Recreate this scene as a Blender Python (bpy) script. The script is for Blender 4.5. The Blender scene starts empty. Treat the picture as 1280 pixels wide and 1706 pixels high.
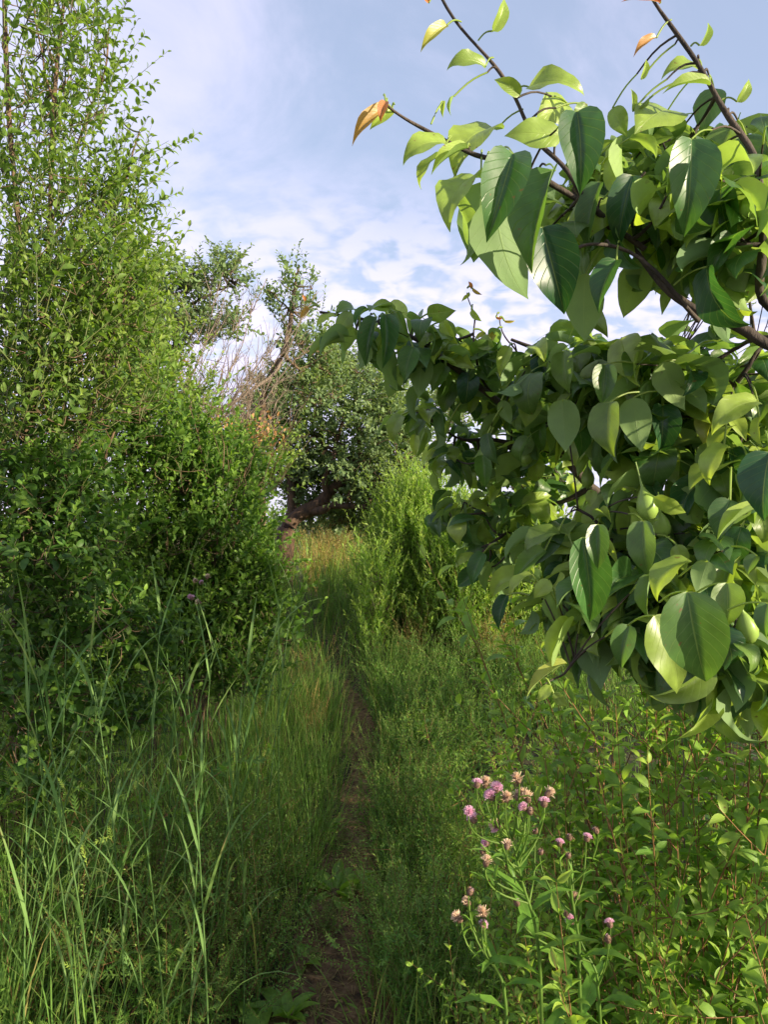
import bpy, math
import numpy as np
from mathutils import Vector
R = math.radians
C = bpy.context.scene.collection
SC = bpy.context.scene

# ------------------------------------------------------------------ camera
CAM = np.array([0.0, 0.0, 1.55]); F = 1232.0; PITCH = R(0.8)
cam_d = bpy.data.cameras.new("camera"); cam = bpy.data.objects.new("camera", cam_d); C.objects.link(cam)
cam.location = CAM; cam.rotation_euler = (R(90)+PITCH, 0, 0)
cam_d.sensor_fit = 'VERTICAL'; cam_d.sensor_height = 36; cam_d.lens = 36*F/1706
cam_d.clip_start = 0.02; cam_d.clip_end = 2000
SC.camera = cam
# ------------------------------------------------------------------ light
SUN_TO = np.array([0.80, -0.47, 0.0]); SUN_EL = R(15.5)
SUN_TO = SUN_TO/np.linalg.norm(SUN_TO)*math.cos(SUN_EL); SUN_TO[2] = math.sin(SUN_EL)
sd = bpy.data.lights.new("sun", 'SUN'); sun = bpy.data.objects.new("sun", sd); C.objects.link(sun)
sd.energy = 5.0; sd.angle = R(0.6); sd.color = (1.0, 0.86, 0.64)
sun.rotation_euler = Vector(SUN_TO).to_track_quat('Z', 'Y').to_euler()
SC.view_settings.view_transform = 'Standard'; SC.view_settings.look = 'None'
SC.view_settings.gamma = 1; SC.view_settings.exposure = 1.12
w = bpy.data.worlds.new("World"); SC.world = w; w.use_nodes = True
nt = w.node_tree; N = nt.nodes; Lk = nt.links
def nd(t, **k):
    n = N.new(t)
    for a, b in k.items(): setattr(n, a, b)
    return n
def mth(op, a, b=None, clamp=False):
    n = N.new('ShaderNodeMath'); n.operation = op; n.use_clamp = clamp
    for i, v in enumerate((a, b)):
        if v is None: continue
        if isinstance(v, (int, float)): n.inputs[i].default_value = v
        else: Lk.new(v, n.inputs[i])
    return n.outputs[0]
def sramp(src, p0, p1):
    n = N.new('ShaderNodeMapRange'); n.interpolation_type = 'SMOOTHSTEP'
    Lk.new(src, n.inputs[0]); n.inputs[1].default_value = p0; n.inputs[2].default_value = p1
    return n.outputs[0]
bg = N['Background']; bg.inputs[1].default_value = 0.108
sky = nd('ShaderNodeTexSky', sky_type='NISHITA', sun_disc=False, sun_elevation=SUN_EL,
         sun_rotation=math.atan2(SUN_TO[0], SUN_TO[1]), air_density=1.0, dust_density=1.6, ozone_density=1.4)
tc = nd('ShaderNodeTexCoord'); sep = nd('ShaderNodeSeparateXYZ'); Lk.new(tc.outputs['Generated'], sep.inputs[0])
zz = mth('ADD', mth('MAXIMUM', sep.outputs[2], 0.0), 0.20)
cmb = nd('ShaderNodeCombineXYZ'); Lk.new(mth('DIVIDE', sep.outputs[0], zz), cmb.inputs[0]); Lk.new(mth('DIVIDE', sep.outputs[1], zz), cmb.inputs[1])
def noise(scale, det, rough, dist=0.0, sc=(1, 1, 1), rz=0):
    m = nd('ShaderNodeMapping'); m.inputs['Scale'].default_value = sc; m.inputs['Rotation'].default_value[2] = rz
    Lk.new(cmb.outputs[0], m.inputs[0]); n = nd('ShaderNodeTexNoise'); Lk.new(m.outputs[0], n.inputs[0])
    n.inputs['Scale'].default_value = scale; n.inputs['Detail'].default_value = det; n.inputs['Roughness'].default_value = rough
    n.inputs['Distortion'].default_value = dist
    return n.outputs[0]
cells = noise(9.5, 3, 0.55, 0.3)                       # small altocumulus puffs
patch = noise(0.55, 3, 0.5)
wisp = noise(2.0, 7, 0.60, 0.8, (1.0, 0.8, 1), 0.6)
low = mth('SUBTRACT', 1.0, sramp(sep.outputs[2], 0.27, 0.47))
a1 = mth('MULTIPLY', sramp(mth('ADD', cells, mth('MULTIPLY', patch, 0.30)), 0.50, 0.74), low)
a2 = mth('MULTIPLY', sramp(mth('ADD', wisp, mth('MULTIPLY', sep.outputs[0], -0.35)), 0.38, 0.78), 0.55)
a3 = mth('MULTIPLY', mth('SUBTRACT', 1.0, sramp(sep.outputs[2], 0.0, 0.40)), 0.42)
inv = mth('MULTIPLY', mth('MULTIPLY', mth('SUBTRACT', 1.0, mth('MULTIPLY', a1, 0.80)), mth('SUBTRACT', 1.0, a2)), mth('SUBTRACT', 1.0, a3))
cov = mth('SUBTRACT', 1.0, inv, True)
cloud = nd('ShaderNodeMix', data_type='RGBA'); Lk.new(cov, cloud.inputs[0])
veil = nd('ShaderNodeMix', data_type='RGBA', blend_type='MIX'); veil.inputs[0].default_value = 0.48
Lk.new(sky.outputs[0], veil.inputs[6]); veil.inputs[7].default_value = (3.1, 3.5, 4.75, 1)
Lk.new(veil.outputs[2], cloud.inputs[6]); cloud.inputs[7].default_value = (4.75, 4.45, 5.8, 1)
Lk.new(cloud.outputs[2], bg.inputs[0])

# ------------------------------------------------------------------ helpers
rng = np.random.default_rng(11); PI_ = math.pi
cp, sp_ = math.cos(PITCH), math.sin(PITCH)
def at(px, py, D):
    """photo pixel (1280x1706) + distance ahead in metres -> world point(s)"""
    px = np.asarray(px, float); py = np.asarray(py, float); D = np.asarray(D, float)
    a = (px-640)/F; b = -(py-853)/F
    dy = cp - b*sp_; dz = sp_ + b*cp
    return np.stack([a*D/dy + CAM[0], D + 0*a, dz*D/dy + CAM[2]], -1)
def sm(a, b, x):
    t = np.clip((x-a)/(b-a), 0, 1); return t*t*(3-2*t)
def gz(x, y):
    x = np.asarray(x, float); y = np.asarray(y, float)
    return 0.80*sm(3.0, 11.0, y) - 0.5*sm(16, 60, y) + 0.10*sm(-0.4, -2.2, x)*sm(1, 3, y) + 0.06*sm(0.3, 1.2, x) \
        + 0.022*np.sin(2.3*x+1.1*y) + 0.018*np.sin(3.7*y-1.9*x+1)
def hit(px, py):
    for D in np.arange(1.0, 40, 0.02):
        p = at(px, py, D)
        if p[2] <= gz(p[0], p[1]): return p
    return at(px, py, 20)
def unit(v): return v/np.maximum(np.linalg.norm(v, axis=-1, keepdims=True), 1e-9)
def ball(n):
    v = unit(rng.normal(size=(n, 3))); return v*rng.random((n, 1))**(1/3)

def leaf_template(rows, cols, prof, fold=0.25, bend=0.5, pet=0.0, wave=0.0, side=0.0, cup=0.0, twist=0.0):
    """rows: t values of the blade; pet: petiole length in leaf lengths; returns verts, quads, uv (x across, y along)"""
    ts = list(rows); us = np.linspace(-1, 1, cols)
    if pet > 0: ts = [-pet, -pet*0.5] + [0.0] + ts[1:] if ts[0] == 0 else [-pet, -pet*0.5]+ts
    V = []; U = []
    y = z = 0.0; th = 0.0; prev = ts[0]; x0 = 0.0
    for t in ts:
        dt = t-prev; prev = t
        tq = (max(t-dt/2, -pet)+pet)/(1+pet); th_mid = -bend*(.55*tq+.45*tq**3)*1.1
        y += math.cos(th_mid)*dt; z += math.sin(th_mid)*dt
        tq = (t+pet)/(1+pet); th = -bend*(.55*tq+.45*tq**3)*1.1; tw = twist*max(t, 0)**1.5
        wd = prof(t) if t >= 0 else 0.016
        if t < 1e-6: wd = max(prof(0.0), 0.016) if t >= -1e-6 else 0.014
        fo = fold*(1 if t >= 0 else 0)
        x0 = side*max(t, 0)**2
        for s in us:
            a = abs(s)
            h = a*wd*math.sin(fo) - cup*a*a*wd + wave*math.sin(t*11+s*1.5)*a*a*wd
            xx = s*wd*math.cos(fo); xx, h = xx*math.cos(tw)-h*math.sin(tw), xx*math.sin(tw)+h*math.cos(tw)
            V.append((x0+xx, y - math.sin(th)*h*1.0, z + math.cos(th)*h)); U.append((s*0.5+0.5, max(t, -0.2)))
    n = len(ts); Q = []
    for i in range(n-1):
        for j in range(cols-1):
            a = i*cols+j; Q.append((a, a+1, a+cols+1, a+cols))
    return np.array(V), np.array(Q), np.array(U)
def p_pear(t):
    if t <= 0: return .03
    if t >= 1: return .003
    k = math.sin(math.pi*t**.72); return .31*(k**.55 if t < .38 else k**1.12)
def p_ell(t): return max(0.02, 0.25*math.sin(math.pi*min(max(t, 0), 1)**0.9)**0.8) if t < 1 else 0.01
def p_lan(t): return max(0.02, 0.13*math.sin(math.pi*min(max(t, 0), 1)**0.75)) if t < 1 else 0.01
def p_ova(t): return max(0.02, 0.29*math.sin(math.pi*min(max(t, 0), 1)**0.72)**0.9) if t < 1 else 0.008
r_hi = [0, .04, .12, .22, .34, .46, .58, .70, .80, .88, .95, 1.0]
r_md = [0, .08, .25, .45, .65, .84, 1.0]
r_lo = [0, .3, .68, 1.0]
T_PEAR = [leaf_template(r_hi, 7, p_pear, f, b, pt, wv, sd_, cu, tw) for f, b, pt, wv, sd_, cu, tw in
          ((.30, 1.4, .35, .06, .10, .1, .3), (.65, 1.9, .28, .12, .12, 0, -.5), (.20, 1.1, .30, .16, -.14, .2, .7), (.95, 1.6, .40, .05, -.14, 0, .2), (.45, 2.6, .35, .1, .08, .1, -.3), (.10, 1.7, .22, .20, -.10, .25, 0),
           (1.15, 1.2, .30, .08, .16, 0, -.6), (.75, 2.3, .30, .14, .02, 0, .9), (.5, .7, .45, .1, -.2, .1, -.9), (.3, 2.9, .30, .1, .1, .15, .4))]
T_PEARL = [leaf_template(r_md, 5, p_pear, f, b, .30, 0, sd_) for f, b, sd_ in ((.3, 1.2, .05), (.6, 1.9, -.05), (.2, 2.3, 0))]
T_HERO = [leaf_template(r_hi, 9, p_pear, f, b, .0, wv, sd_, cu, tw) for f, b, wv, sd_, cu, tw in
          ((.22, .8, .12, .08, .16, .25), (.50, .9, .08, -.08, 0, -.2), (.80, .8, .08, .06, 0, .15), (.35, 1.7, .14, -.06, .1, .3), (.9, 1.2, .06, .05, 0, -.4))]
T_OVA = [leaf_template(r_md, 3, p_ova, f, b, .12) for f, b in ((.35, .7), (.6, .4), (.2, 1.1))]
T_ELL = [leaf_template(r_lo, 3, p_ell, f, b, .08) for f, b in ((.4, .5), (.7, .2), (.2, .9))]
T_LAN = [leaf_template(r_lo, 3, p_lan, f, b) for f, b in ((.3, .4), (.5, .9))]
def fuse(*tm):
    V = []; Q = []; U = []; k = 0
    for v, q, u in tm: V.append(v); Q.append(q+k); U.append(u); k += len(v)
    return np.concatenate(V), np.concatenate(Q), np.concatenate(U)
def place(tm, p, ang, s, tilt=0.0):
    v, q, u = tm; c, n = math.cos(ang), math.sin(ang)
    v2 = v*s; x = v2[:, 0]*c + v2[:, 1]*n; y = -v2[:, 0]*n + v2[:, 1]*c; z = v2[:, 2] + tilt*v2[:, 1]
    return np.stack([x+p[0], y+p[1], z+p[2]], 1), q, u
def lobed(k=7, lw=.9):                    # deeply cut, mugwort-like leaf
    one = leaf_template([0, .4, 1.0], 3, lambda t: .03+.11*math.sin(math.pi*t) if t < 1 else .01, .2, .3)
    parts = [leaf_template([0, .5, 1], 3, lambda t: .03, 0, .4)]
    for i in range(k):
        t = .2+.75*i/(k-1); sg = 1 if i % 2 else -1
        parts.append(place(one, (0, t*.95, -.15*t*t), sg*(1.0-.5*t), lw*(.42-.2*abs(t-.5))))
    parts.append(place(one, (0, .85, -.12), 0, .35))
    return fuse(*parts)
def pinnate(pairs=6):                     # compound leaf with oval leaflets
    one = leaf_template([0, .25, .6, 1.0], 3, lambda t: max(.03, .26*math.sin(math.pi*min(t, .97)**.8)), .15, .3)
    parts = [leaf_template([0, .5, 1], 3, lambda t: .010, 0, .4)]
    for i in range(pairs):
        t = .15+.8*i/(pairs-1)
        for sg in (1, -1): parts.append(place(one, (0, t*.97, -.18*t*t), sg*(1.25-.3*t), .27))
    parts.append(place(one, (0, .97, -.18), 0, .26))
    return fuse(*parts)
T_LOB = [lobed(7), lobed(9, .8)]; T_PIN = [pinnate(6)]

class Geo:
    def __init__(s): s.V = []; s.Q = []; s.U = []; s.T = []; s.k = 0
    def add(s, V, Q, U=None, T=None):
        V = np.asarray(V, float).reshape(-1, 3); n = len(V)
        s.V.append(V); s.Q.append(np.asarray(Q).reshape(-1, 4)+s.k)
        s.U.append(np.zeros((n, 2)) if U is None else np.asarray(U, float).reshape(-1, 2))
        s.T.append(np.zeros(n) if T is None else np.broadcast_to(np.asarray(T, float), (n,))); s.k += n
    def leaves(s, P, T, Nn, L, tms, tint=0.0, wid=1.0):
        P = np.atleast_2d(P); n = len(P)
        if n == 0: return
        T = unit(np.broadcast_to(T, (n, 3))); Nn = np.broadcast_to(Nn, (n, 3)); Nn = unit(Nn - (Nn*T).sum(-1, keepdims=True)*T)
        X = np.cross(T, Nn); L = np.broadcast_to(L, (n,)); tint = np.broadcast_to(tint, (n,)); wid = np.broadcast_to(wid, (n,))
        which = rng.integers(0, len(tms), n)
        for i, (v, q, u) in enumerate(tms):
            m = np.nonzero(which == i)[0]
            if len(m) == 0: continue
            l = L[m][:, None, None]; wf = wid[m][:, None, None]
            W = P[m][:, None, :] + l*(v[None, :, 0:1]*wf*X[m][:, None, :] + v[None, :, 1:2]*T[m][:, None, :] + v[None, :, 2:3]*Nn[m][:, None, :])
            Q = q[None] + (np.arange(len(m))*len(v))[:, None, None]
            s.add(W, Q, np.tile(u, (len(m), 1)), np.repeat(tint[m], len(v)))
    def tubes(s, path, rad, sides=4, tint=0.0):
        """path (n,m,3), rad (n,m)"""
        path = np.asarray(path, float)
        if path.ndim == 2: path = path[None]
        n, m, _ = path.shape; rad = np.broadcast_to(rad, (n, m))
        tan = unit(np.gradient(path, axis=1)); ref = np.where(np.abs(tan[..., 2:3]) > .9, np.array([1., 0, 0]), np.array([0, 0, 1.]))
        u = unit(np.cross(tan, ref)); v = np.cross(tan, u)
        a = np.arange(sides)*2*math.pi/sides
        ring = path[:, :, None, :] + rad[:, :, None, None]*(np.cos(a)[None, None, :, None]*u[:, :, None, :] + np.sin(a)[None, None, :, None]*v[:, :, None, :])
        i = np.arange(m-1)[:, None]; j = np.arange(sides)[None, :]
        q = np.stack([i*sides+j, i*sides+(j+1) % sides, (i+1)*sides+(j+1) % sides, (i+1)*sides+j], -1).reshape(-1, 4)
        Q = q[None] + (np.arange(n)*m*sides)[:, None, None]
        s.add(ring, Q, None, np.repeat(np.broadcast_to(tint, (n,)), m*sides))
    def blades(s, P, az, lean, L, W, droop, tint=0.0, seg=6, foldv=.25):
        """grass blades: arching ribbons with a folded midrib"""
        n = len(P); t = np.linspace(0, 1, seg)[None, :]
        th = lean[:, None] + droop[:, None]*t**1.6            # angle from vertical
        ds = (L/(seg-1))[:, None]
        r = np.cumsum(np.sin(th)*ds, 1)-np.sin(th[:, :1])*ds; z = np.cumsum(np.cos(th)*ds, 1)-np.cos(th[:, :1])*ds
        h = np.stack([np.cos(az), np.sin(az), 0*az], -1); sd_ = np.stack([-np.sin(az), np.cos(az), 0*az], -1)
        path = P[:, None, :] + r[..., None]*h[:, None, :] + z[..., None]*np.array([0, 0, 1.])
        wp = W[:, None]*np.clip(np.minimum(1.0, .55+1.6*t)*(1-t**2.2), .03, 1)
        nn = -np.cos(th)[..., None]*h[:, None, :] + np.sin(th)[..., None]*np.array([0, 0, 1.])
        A = path - sd_[:, None, :]*wp[..., None] + nn*foldv*wp[..., None]; B = path + sd_[:, None, :]*wp[..., None] + nn*foldv*wp[..., None]
        V = np.stack([A, path, B], 2)
        i = np.arange(seg-1)[:, None]; j = np.arange(2)[None, :]
        q = np.stack([i*3+j, i*3+j+1, i*3+j+4, i*3+j+3], -1).reshape(-1, 4)
        Q = q[None] + (np.arange(n)*seg*3)[:, None, None]
        uv = np.stack(np.broadcast_arrays(np.array([0, .5, 1.])[None, None, :], t[:, :, None]*np.ones((n, 1, 3))), -1)
        s.add(V, Q, uv, np.repeat(np.broadcast_to(tint, (n,)), seg*3))
    def build(s, name, mat, parent=None, smooth=True, origin=None):
        V = np.concatenate(s.V); Q = np.concatenate(s.Q); U = np.concatenate(s.U); T = np.concatenate(s.T)
        if origin is None and parent is not None: origin = np.array(parent['_o'])
        if origin is not None: V = V - origin
        me = bpy.data.meshes.new(name); nq = len(Q)
        me.vertices.add(len(V)); me.vertices.foreach_set('co', V.astype(np.float32).ravel())
        me.loops.add(nq*4); me.loops.foreach_set('vertex_index', Q.astype(np.int32).ravel())
        me.polygons.add(nq); me.polygons.foreach_set('loop_start', np.arange(0, nq*4, 4, dtype=np.int32))
        me.polygons.foreach_set('use_smooth', np.full(nq, smooth))
        me.update(calc_edges=True)
        uv = me.uv_layers.new(name='UVMap'); uv.data.foreach_set('uv', U[Q.ravel()].astype(np.float32).ravel())
        at_ = me.attributes.new('tint', 'FLOAT', 'POINT'); at_.data.foreach_set('value', T.astype(np.float32))
        me.materials.append(mat)
        o = bpy.data.objects.new(name, me); C.objects.link(o)
        if parent is not None: o.parent = parent
        return o

def tag(o, label=None, cat=None, group=None, kind=None):
    for k, v in (('label', label), ('category', cat), ('group', group), ('kind', kind)):
        if v: o[k] = v
    return o
def thing(name, loc, label, cat, group=None):
    o = bpy.data.objects.new(name, None); C.objects.link(o); o.location = loc; o.empty_display_size = .05
    o['_o'] = [float(x) for x in loc]
    return tag(o, label, cat, group)
def dup(root, loc, rz=0, scale=1.0, label=None, tilt=(0, 0)):
    r = root.copy(); C.objects.link(r); r.location = loc; r.rotation_euler = (tilt[0], tilt[1], rz); r.scale = (scale,)*3
    if label: r['label'] = label
    for ch in list(root.children):
        c = ch.copy(); C.objects.link(c); c.parent = r
        for g in ch.children:
            d = g.copy(); C.objects.link(d); d.parent = c
    return r

# ------------------------------------------------------------------ materials
def newmat(name):
    m = bpy.data.materials.new(name); m.use_nodes = True
    nt = m.node_tree; nt.nodes.clear(); out = nt.nodes.new('ShaderNodeOutputMaterial')
    return m, nt, out
def hexc(c): return tuple(c)+(1,)
def leafmat(name, dark, light, young=None, rough=.48, trans=.33, tcol=None, veins=False, back=1.35, vary=.35, red=None, spec=.28, backcol=None, tips=False):
    """leaf: colour from per-leaf 'tint' (0 mature .. 1 young, 2 reddish), random per leaf, paler underside, light through the blade"""
    m, nt, out = newmat(name); n = nt.nodes; l = nt.links
    at_ = n.new('ShaderNodeAttribute'); at_.attribute_name = 'tint'
    geo = n.new('ShaderNodeNewGeometry')
    ra = n.new('ShaderNodeMix'); ra.data_type = 'RGBA'; ra.inputs[6].default_value = hexc(dark); ra.inputs[7].default_value = hexc(light)
    l.new(geo.outputs['Random Per Island'], ra.inputs[0])
    yo = n.new('ShaderNodeMix'); yo.data_type = 'RGBA'; l.new(at_.outputs['Fac'], yo.inputs[0]); yo.clamp_factor = True
    l.new(ra.outputs[2], yo.inputs[6]); yo.inputs[7].default_value = hexc(young or light)
    col = yo.outputs[2]
    if red is not None:
        mr = n.new('ShaderNodeMapRange'); l.new(at_.outputs['Fac'], mr.inputs[0]); mr.inputs[1].default_value = 1.0; mr.inputs[2].default_value = 2.0
        rx = n.new('ShaderNodeMix'); rx.data_type = 'RGBA'; l.new(mr.outputs[0], rx.inputs[0]); l.new(col, rx.inputs[6]); rx.inputs[7].default_value = hexc(red); col = rx.outputs[2]
    tco = n.new('ShaderNodeTexCoord')
    nz = n.new('ShaderNodeTexNoise'); nz.inputs['Scale'].default_value = 60 if veins else 25; nz.inputs['Detail'].default_value = 3; l.new(tco.outputs['Object'], nz.inputs[0])
    hsv = n.new('ShaderNodeHueSaturation'); l.new(col, hsv.inputs['Color'])
    mv = n.new('ShaderNodeMapRange'); l.new(nz.outputs[0], mv.inputs[0]); mv.inputs[1].default_value = .3; mv.inputs[2].default_value = .7; mv.inputs[3].default_value = 1-vary; mv.inputs[4].default_value = 1+vary
    l.new(mv.outputs[0], hsv.inputs['Value']); col = hsv.outputs[0]
    P = n.new('ShaderNodeBsdfPrincipled')
    if tips:                                           # dry tan tips on some blades
        uv = n.new('ShaderNodeUVMap'); s2 = n.new('ShaderNodeSeparateXYZ'); l.new(uv.outputs[0], s2.inputs[0])
        ad = n.new('ShaderNodeMath'); ad.operation = 'ADD'; l.new(s2.outputs[1], ad.inputs[0])
        m3 = n.new('ShaderNodeMath'); m3.operation = 'MULTIPLY'; m3.inputs[1].default_value = .5; l.new(geo.outputs['Random Per Island'], m3.inputs[0]); l.new(m3.outputs[0], ad.inputs[1])
        mr2 = n.new('ShaderNodeMapRange'); l.new(ad.outputs[0], mr2.inputs[0]); mr2.inputs[1].default_value = 1.12; mr2.inputs[2].default_value = 1.35; mr2.inputs[4].default_value = .85
        tx = n.new('ShaderNodeMix'); tx.data_type = 'RGBA'; l.new(mr2.outputs[0], tx.inputs[0]); l.new(col, tx.inputs[6]); tx.inputs[7].default_value = (.33, .25, .12, 1); col = tx.outputs[2]
    if veins:
        uv = n.new('ShaderNodeUVMap'); s = n.new('ShaderNodeSeparateXYZ'); l.new(uv.outputs[0], s.inputs[0])
        def M(op, a, b=None, c=None):
            k = n.new('ShaderNodeMath'); k.operation = op
            for i, v in enumerate((a, b, c)):
                if v is None: continue
                if isinstance(v, (int, float)): k.inputs[i].default_value = v
                else: l.new(v, k.inputs[i])
            return k.outputs[0]
        ax = M('ABSOLUTE', M('SUBTRACT', s.outputs[0], .5))
        mid = M('SUBTRACT', 1.0, M('SMOOTH_MIN', M('DIVIDE', ax, .020), 1.0, .1))
        ph = M('MULTIPLY', M('SUBTRACT', s.outputs[1], M('MULTIPLY', ax, .55)), 9.0)
        fr = M('ABSOLUTE', M('SUBTRACT', M('FRACT', ph), .5))
        sv = M('MULTIPLY', M('SUBTRACT', 1.0, M('MINIMUM', M('DIVIDE', fr, .06), 1.0)), .34)
        v = M('MAXIMUM', M('MAXIMUM', mid, 0.0), M('MAXIMUM', sv, 0.0))
        pet = M('LESS_THAN', s.outputs[1], 0.012); v2 = M('MAXIMUM', v, pet)
        vm = n.new('ShaderNodeMix'); vm.data_type = 'RGBA'; l.new(M('MULTIPLY', v2, .42), vm.inputs[0]); l.new(col, vm.inputs[6]); vm.inputs[7].default_value = (.34, .42, .12, 1); col = vm.outputs[2]
        bp = n.new('ShaderNodeBump'); bp.inputs['Strength'].default_value = .35; bp.inputs['Distance'].default_value = .002
        l.new(M('SUBTRACT', M('MULTIPLY', nz.outputs[0], .25), v), bp.inputs['Height']); l.new(bp.outputs[0], P.inputs['Normal'])
    if veins:
        n2 = n.new('ShaderNodeTexNoise'); n2.inputs['Scale'].default_value = 170; n2.inputs['Detail'].default_value = 1; l.new(tco.outputs['Object'], n2.inputs[0])
        n3 = n.new('ShaderNodeTexNoise'); n3.inputs['Scale'].default_value = 14; l.new(tco.outputs['Object'], n3.inputs[0])
        sa = M('MULTIPLY', M('MINIMUM', M('MAXIMUM', M('MULTIPLY', M('SUBTRACT', M('ADD', n2.outputs[0], M('MULTIPLY', n3.outputs[0], .45)), .985), 22.0), 0.0), 1.0), .75)
        sm_ = n.new('ShaderNodeMix'); sm_.data_type = 'RGBA'; l.new(sa, sm_.inputs[0]); l.new(col, sm_.inputs[6]); sm_.inputs[7].default_value = (.15, .08, .03, 1); col = sm_.outputs[2]
    bk = n.new('ShaderNodeMix'); bk.data_type = 'RGBA'; bk.blend_type = 'MIX'; l.new(geo.outputs['Backfacing'], bk.inputs[0]); l.new(col, bk.inputs[6])
    pl = n.new('ShaderNodeMix'); pl.data_type = 'RGBA'; pl.inputs[0].default_value = .60 if backcol else .45; l.new(col, pl.inputs[6]); pl.inputs[7].default_value = hexc(backcol) if backcol else tuple(min(1, x*back) for x in light)+(1,)
    l.new(pl.outputs[2], bk.inputs[7]); col = bk.outputs[2]
    l.new(col, P.inputs['Base Color'])
    rg = n.new('ShaderNodeMix'); rg.data_type = 'FLOAT'; l.new(geo.outputs['Backfacing'], rg.inputs[0]); rg.inputs[2].default_value = rough; rg.inputs[3].default_value = min(.75, rough+.3); l.new(rg.outputs[0], P.inputs['Roughness'])
    P.inputs['Specular IOR Level'].default_value = spec
    tr = n.new('ShaderNodeBsdfTranslucent'); tm = n.new('ShaderNodeMix'); tm.data_type = 'RGBA'; tm.blend_type = 'MULTIPLY'; tm.inputs[0].default_value = 1
    l.new(col, tm.inputs[6]); tm.inputs[7].default_value = hexc(tcol or (2.3, 2.2, .9)); l.new(tm.outputs[2], tr.inputs[0])
    mx = n.new('ShaderNodeMixShader'); mx.inputs[0].default_value = trans; l.new(P.outputs[0], mx.inputs[1]); l.new(tr.outputs[0], mx.inputs[2]); l.new(mx.outputs[0], out.inputs[0])
    return m
def barkmat(name, c1, c2, scale=30, rough=.85):
    m, nt, out = newmat(name); n = nt.nodes; l = nt.links
    tco = n.new('ShaderNodeTexCoord'); nz = n.new('ShaderNodeTexNoise'); nz.inputs['Scale'].default_value = scale; nz.inputs['Detail'].default_value = 6; nz.inputs['Roughness'].default_value = .65
    mp = n.new('ShaderNodeMapping'); mp.inputs['Scale'].default_value = (1, 1, .35); l.new(tco.outputs['Object'], mp.inputs[0]); l.new(mp.outputs[0], nz.inputs[0])
    cr = n.new('ShaderNodeValToRGB'); cr.color_ramp.elements[0].position = .35; cr.color_ramp.elements[1].position = .68
    cr.color_ramp.elements[0].color = hexc(c1); cr.color_ramp.elements[1].color = hexc(c2); l.new(nz.outputs[0], cr.inputs[0])
    P = n.new('ShaderNodeBsdfPrincipled'); l.new(cr.outputs[0], P.inputs['Base Color']); P.inputs['Roughness'].default_value = rough
    bp = n.new('ShaderNodeBump'); bp.inputs['Strength'].default_value = .7; bp.inputs['Distance'].default_value = .01; l.new(nz.outputs[0], bp.inputs['Height']); l.new(bp.outputs[0], P.inputs['Normal'])
    l.new(P.outputs[0], out.inputs[0]); return m
def soilmat(name, c1, c2, c3, scale):
    m, nt, out = newmat(name); n = nt.nodes; l = nt.links
    tco = n.new('ShaderNodeTexCoord'); nz = n.new('ShaderNodeTexNoise'); nz.inputs['Scale'].default_value = scale; nz.inputs['Detail'].default_value = 9; nz.inputs['Roughness'].default_value = .7
    l.new(tco.outputs['Object'], nz.inputs[0]); cr = n.new('ShaderNodeValToRGB'); e = cr.color_ramp.elements
    e[0].position = .33; e[0].color = hexc(c1); e[1].position = .7; e[1].color = hexc(c3); k = e.new(.5); k.color = hexc(c2); l.new(nz.outputs[0], cr.inputs[0])
    vo = n.new('ShaderNodeTexVoronoi'); vo.inputs['Scale'].default_value = 90; l.new(tco.outputs['Object'], vo.inputs[0])
    P = n.new('ShaderNodeBsdfPrincipled'); l.new(cr.outputs[0], P.inputs['Base Color']); P.inputs['Roughness'].default_value = .95
    b1 = n.new('ShaderNodeBump'); b1.inputs['Distance'].default_value = .03; b1.inputs['Strength'].default_value = .8; l.new(nz.outputs[0], b1.inputs['Height'])
    b2 = n.new('ShaderNodeBump'); b2.inputs['Distance'].default_value = .006; b2.inputs['Strength'].default_value = .5; l.new(vo.outputs[0], b2.inputs['Height']); l.new(b1.outputs[0], b2.inputs['Normal'])
    l.new(b2.outputs[0], P.inputs['Normal']); l.new(P.outputs[0], out.inputs[0]); return m

M_PEAR = leafmat('pear leaf', (.020, .072, .024), (.060, .150, .034), (.31, .42, .070), rough=.36, spec=.5, trans=.34, veins=True, vary=.18, red=(.42, .09, .045), tcol=(2.2, 2.1, .75), backcol=(.20, .32, .13))
M_SHRUB = leafmat('privet leaf', (.050, .110, .026), (.115, .195, .038), (.25, .33, .060), trans=.38, back=1.5)
M_BUSH = leafmat('bush leaf', (.028, .076, .018), (.065, .145, .024), (.17, .28, .035), trans=.35)
M_APPLE = leafmat('apple leaf', (.050, .100, .044), (.125, .185, .078), (.22, .29, .11), trans=.30, back=1.9)
M_WIL = leafmat('narrow leaf', (.085, .185, .036), (.155, .27, .048), (.28, .37, .07), trans=.38)
M_SHOOT = leafmat('shoot leaf', (.082, .200, .030), (.155, .295, .042), (.32, .44, .068), rough=.45, trans=.33, veins=True, vary=.2, back=1.4, red=(.3, .12, .05))
M_GRASS = leafmat('grass blade', (.054, .135, .024), (.115, .225, .036), (.24, .31, .065), rough=.5, trans=.35, tcol=(1.9, 1.9, .9), vary=.2, red=(.38, .28, .13), tips=True)
M_REED = leafmat('reed blade', (.065, .155, .045), (.125, .23, .060), (.25, .32, .11), rough=.45, trans=.35, tcol=(1.9, 1.9, .9), vary=.22, tips=True)
M_WEED = leafmat('weed leaf', (.055, .150, .028), (.105, .235, .040), (.24, .36, .07), rough=.6, trans=.3, red=(.30, .17, .07))
M_MUG = leafmat('cut leaf', (.065, .16, .030), (.12, .24, .035), (.26, .34, .06), rough=.55, trans=.33)
M_YEL = leafmat('seeding weed', (.15, .20, .045), (.27, .27, .07), (.36, .26, .10), rough=.7, trans=.3, red=(.42, .25, .12))
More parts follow.
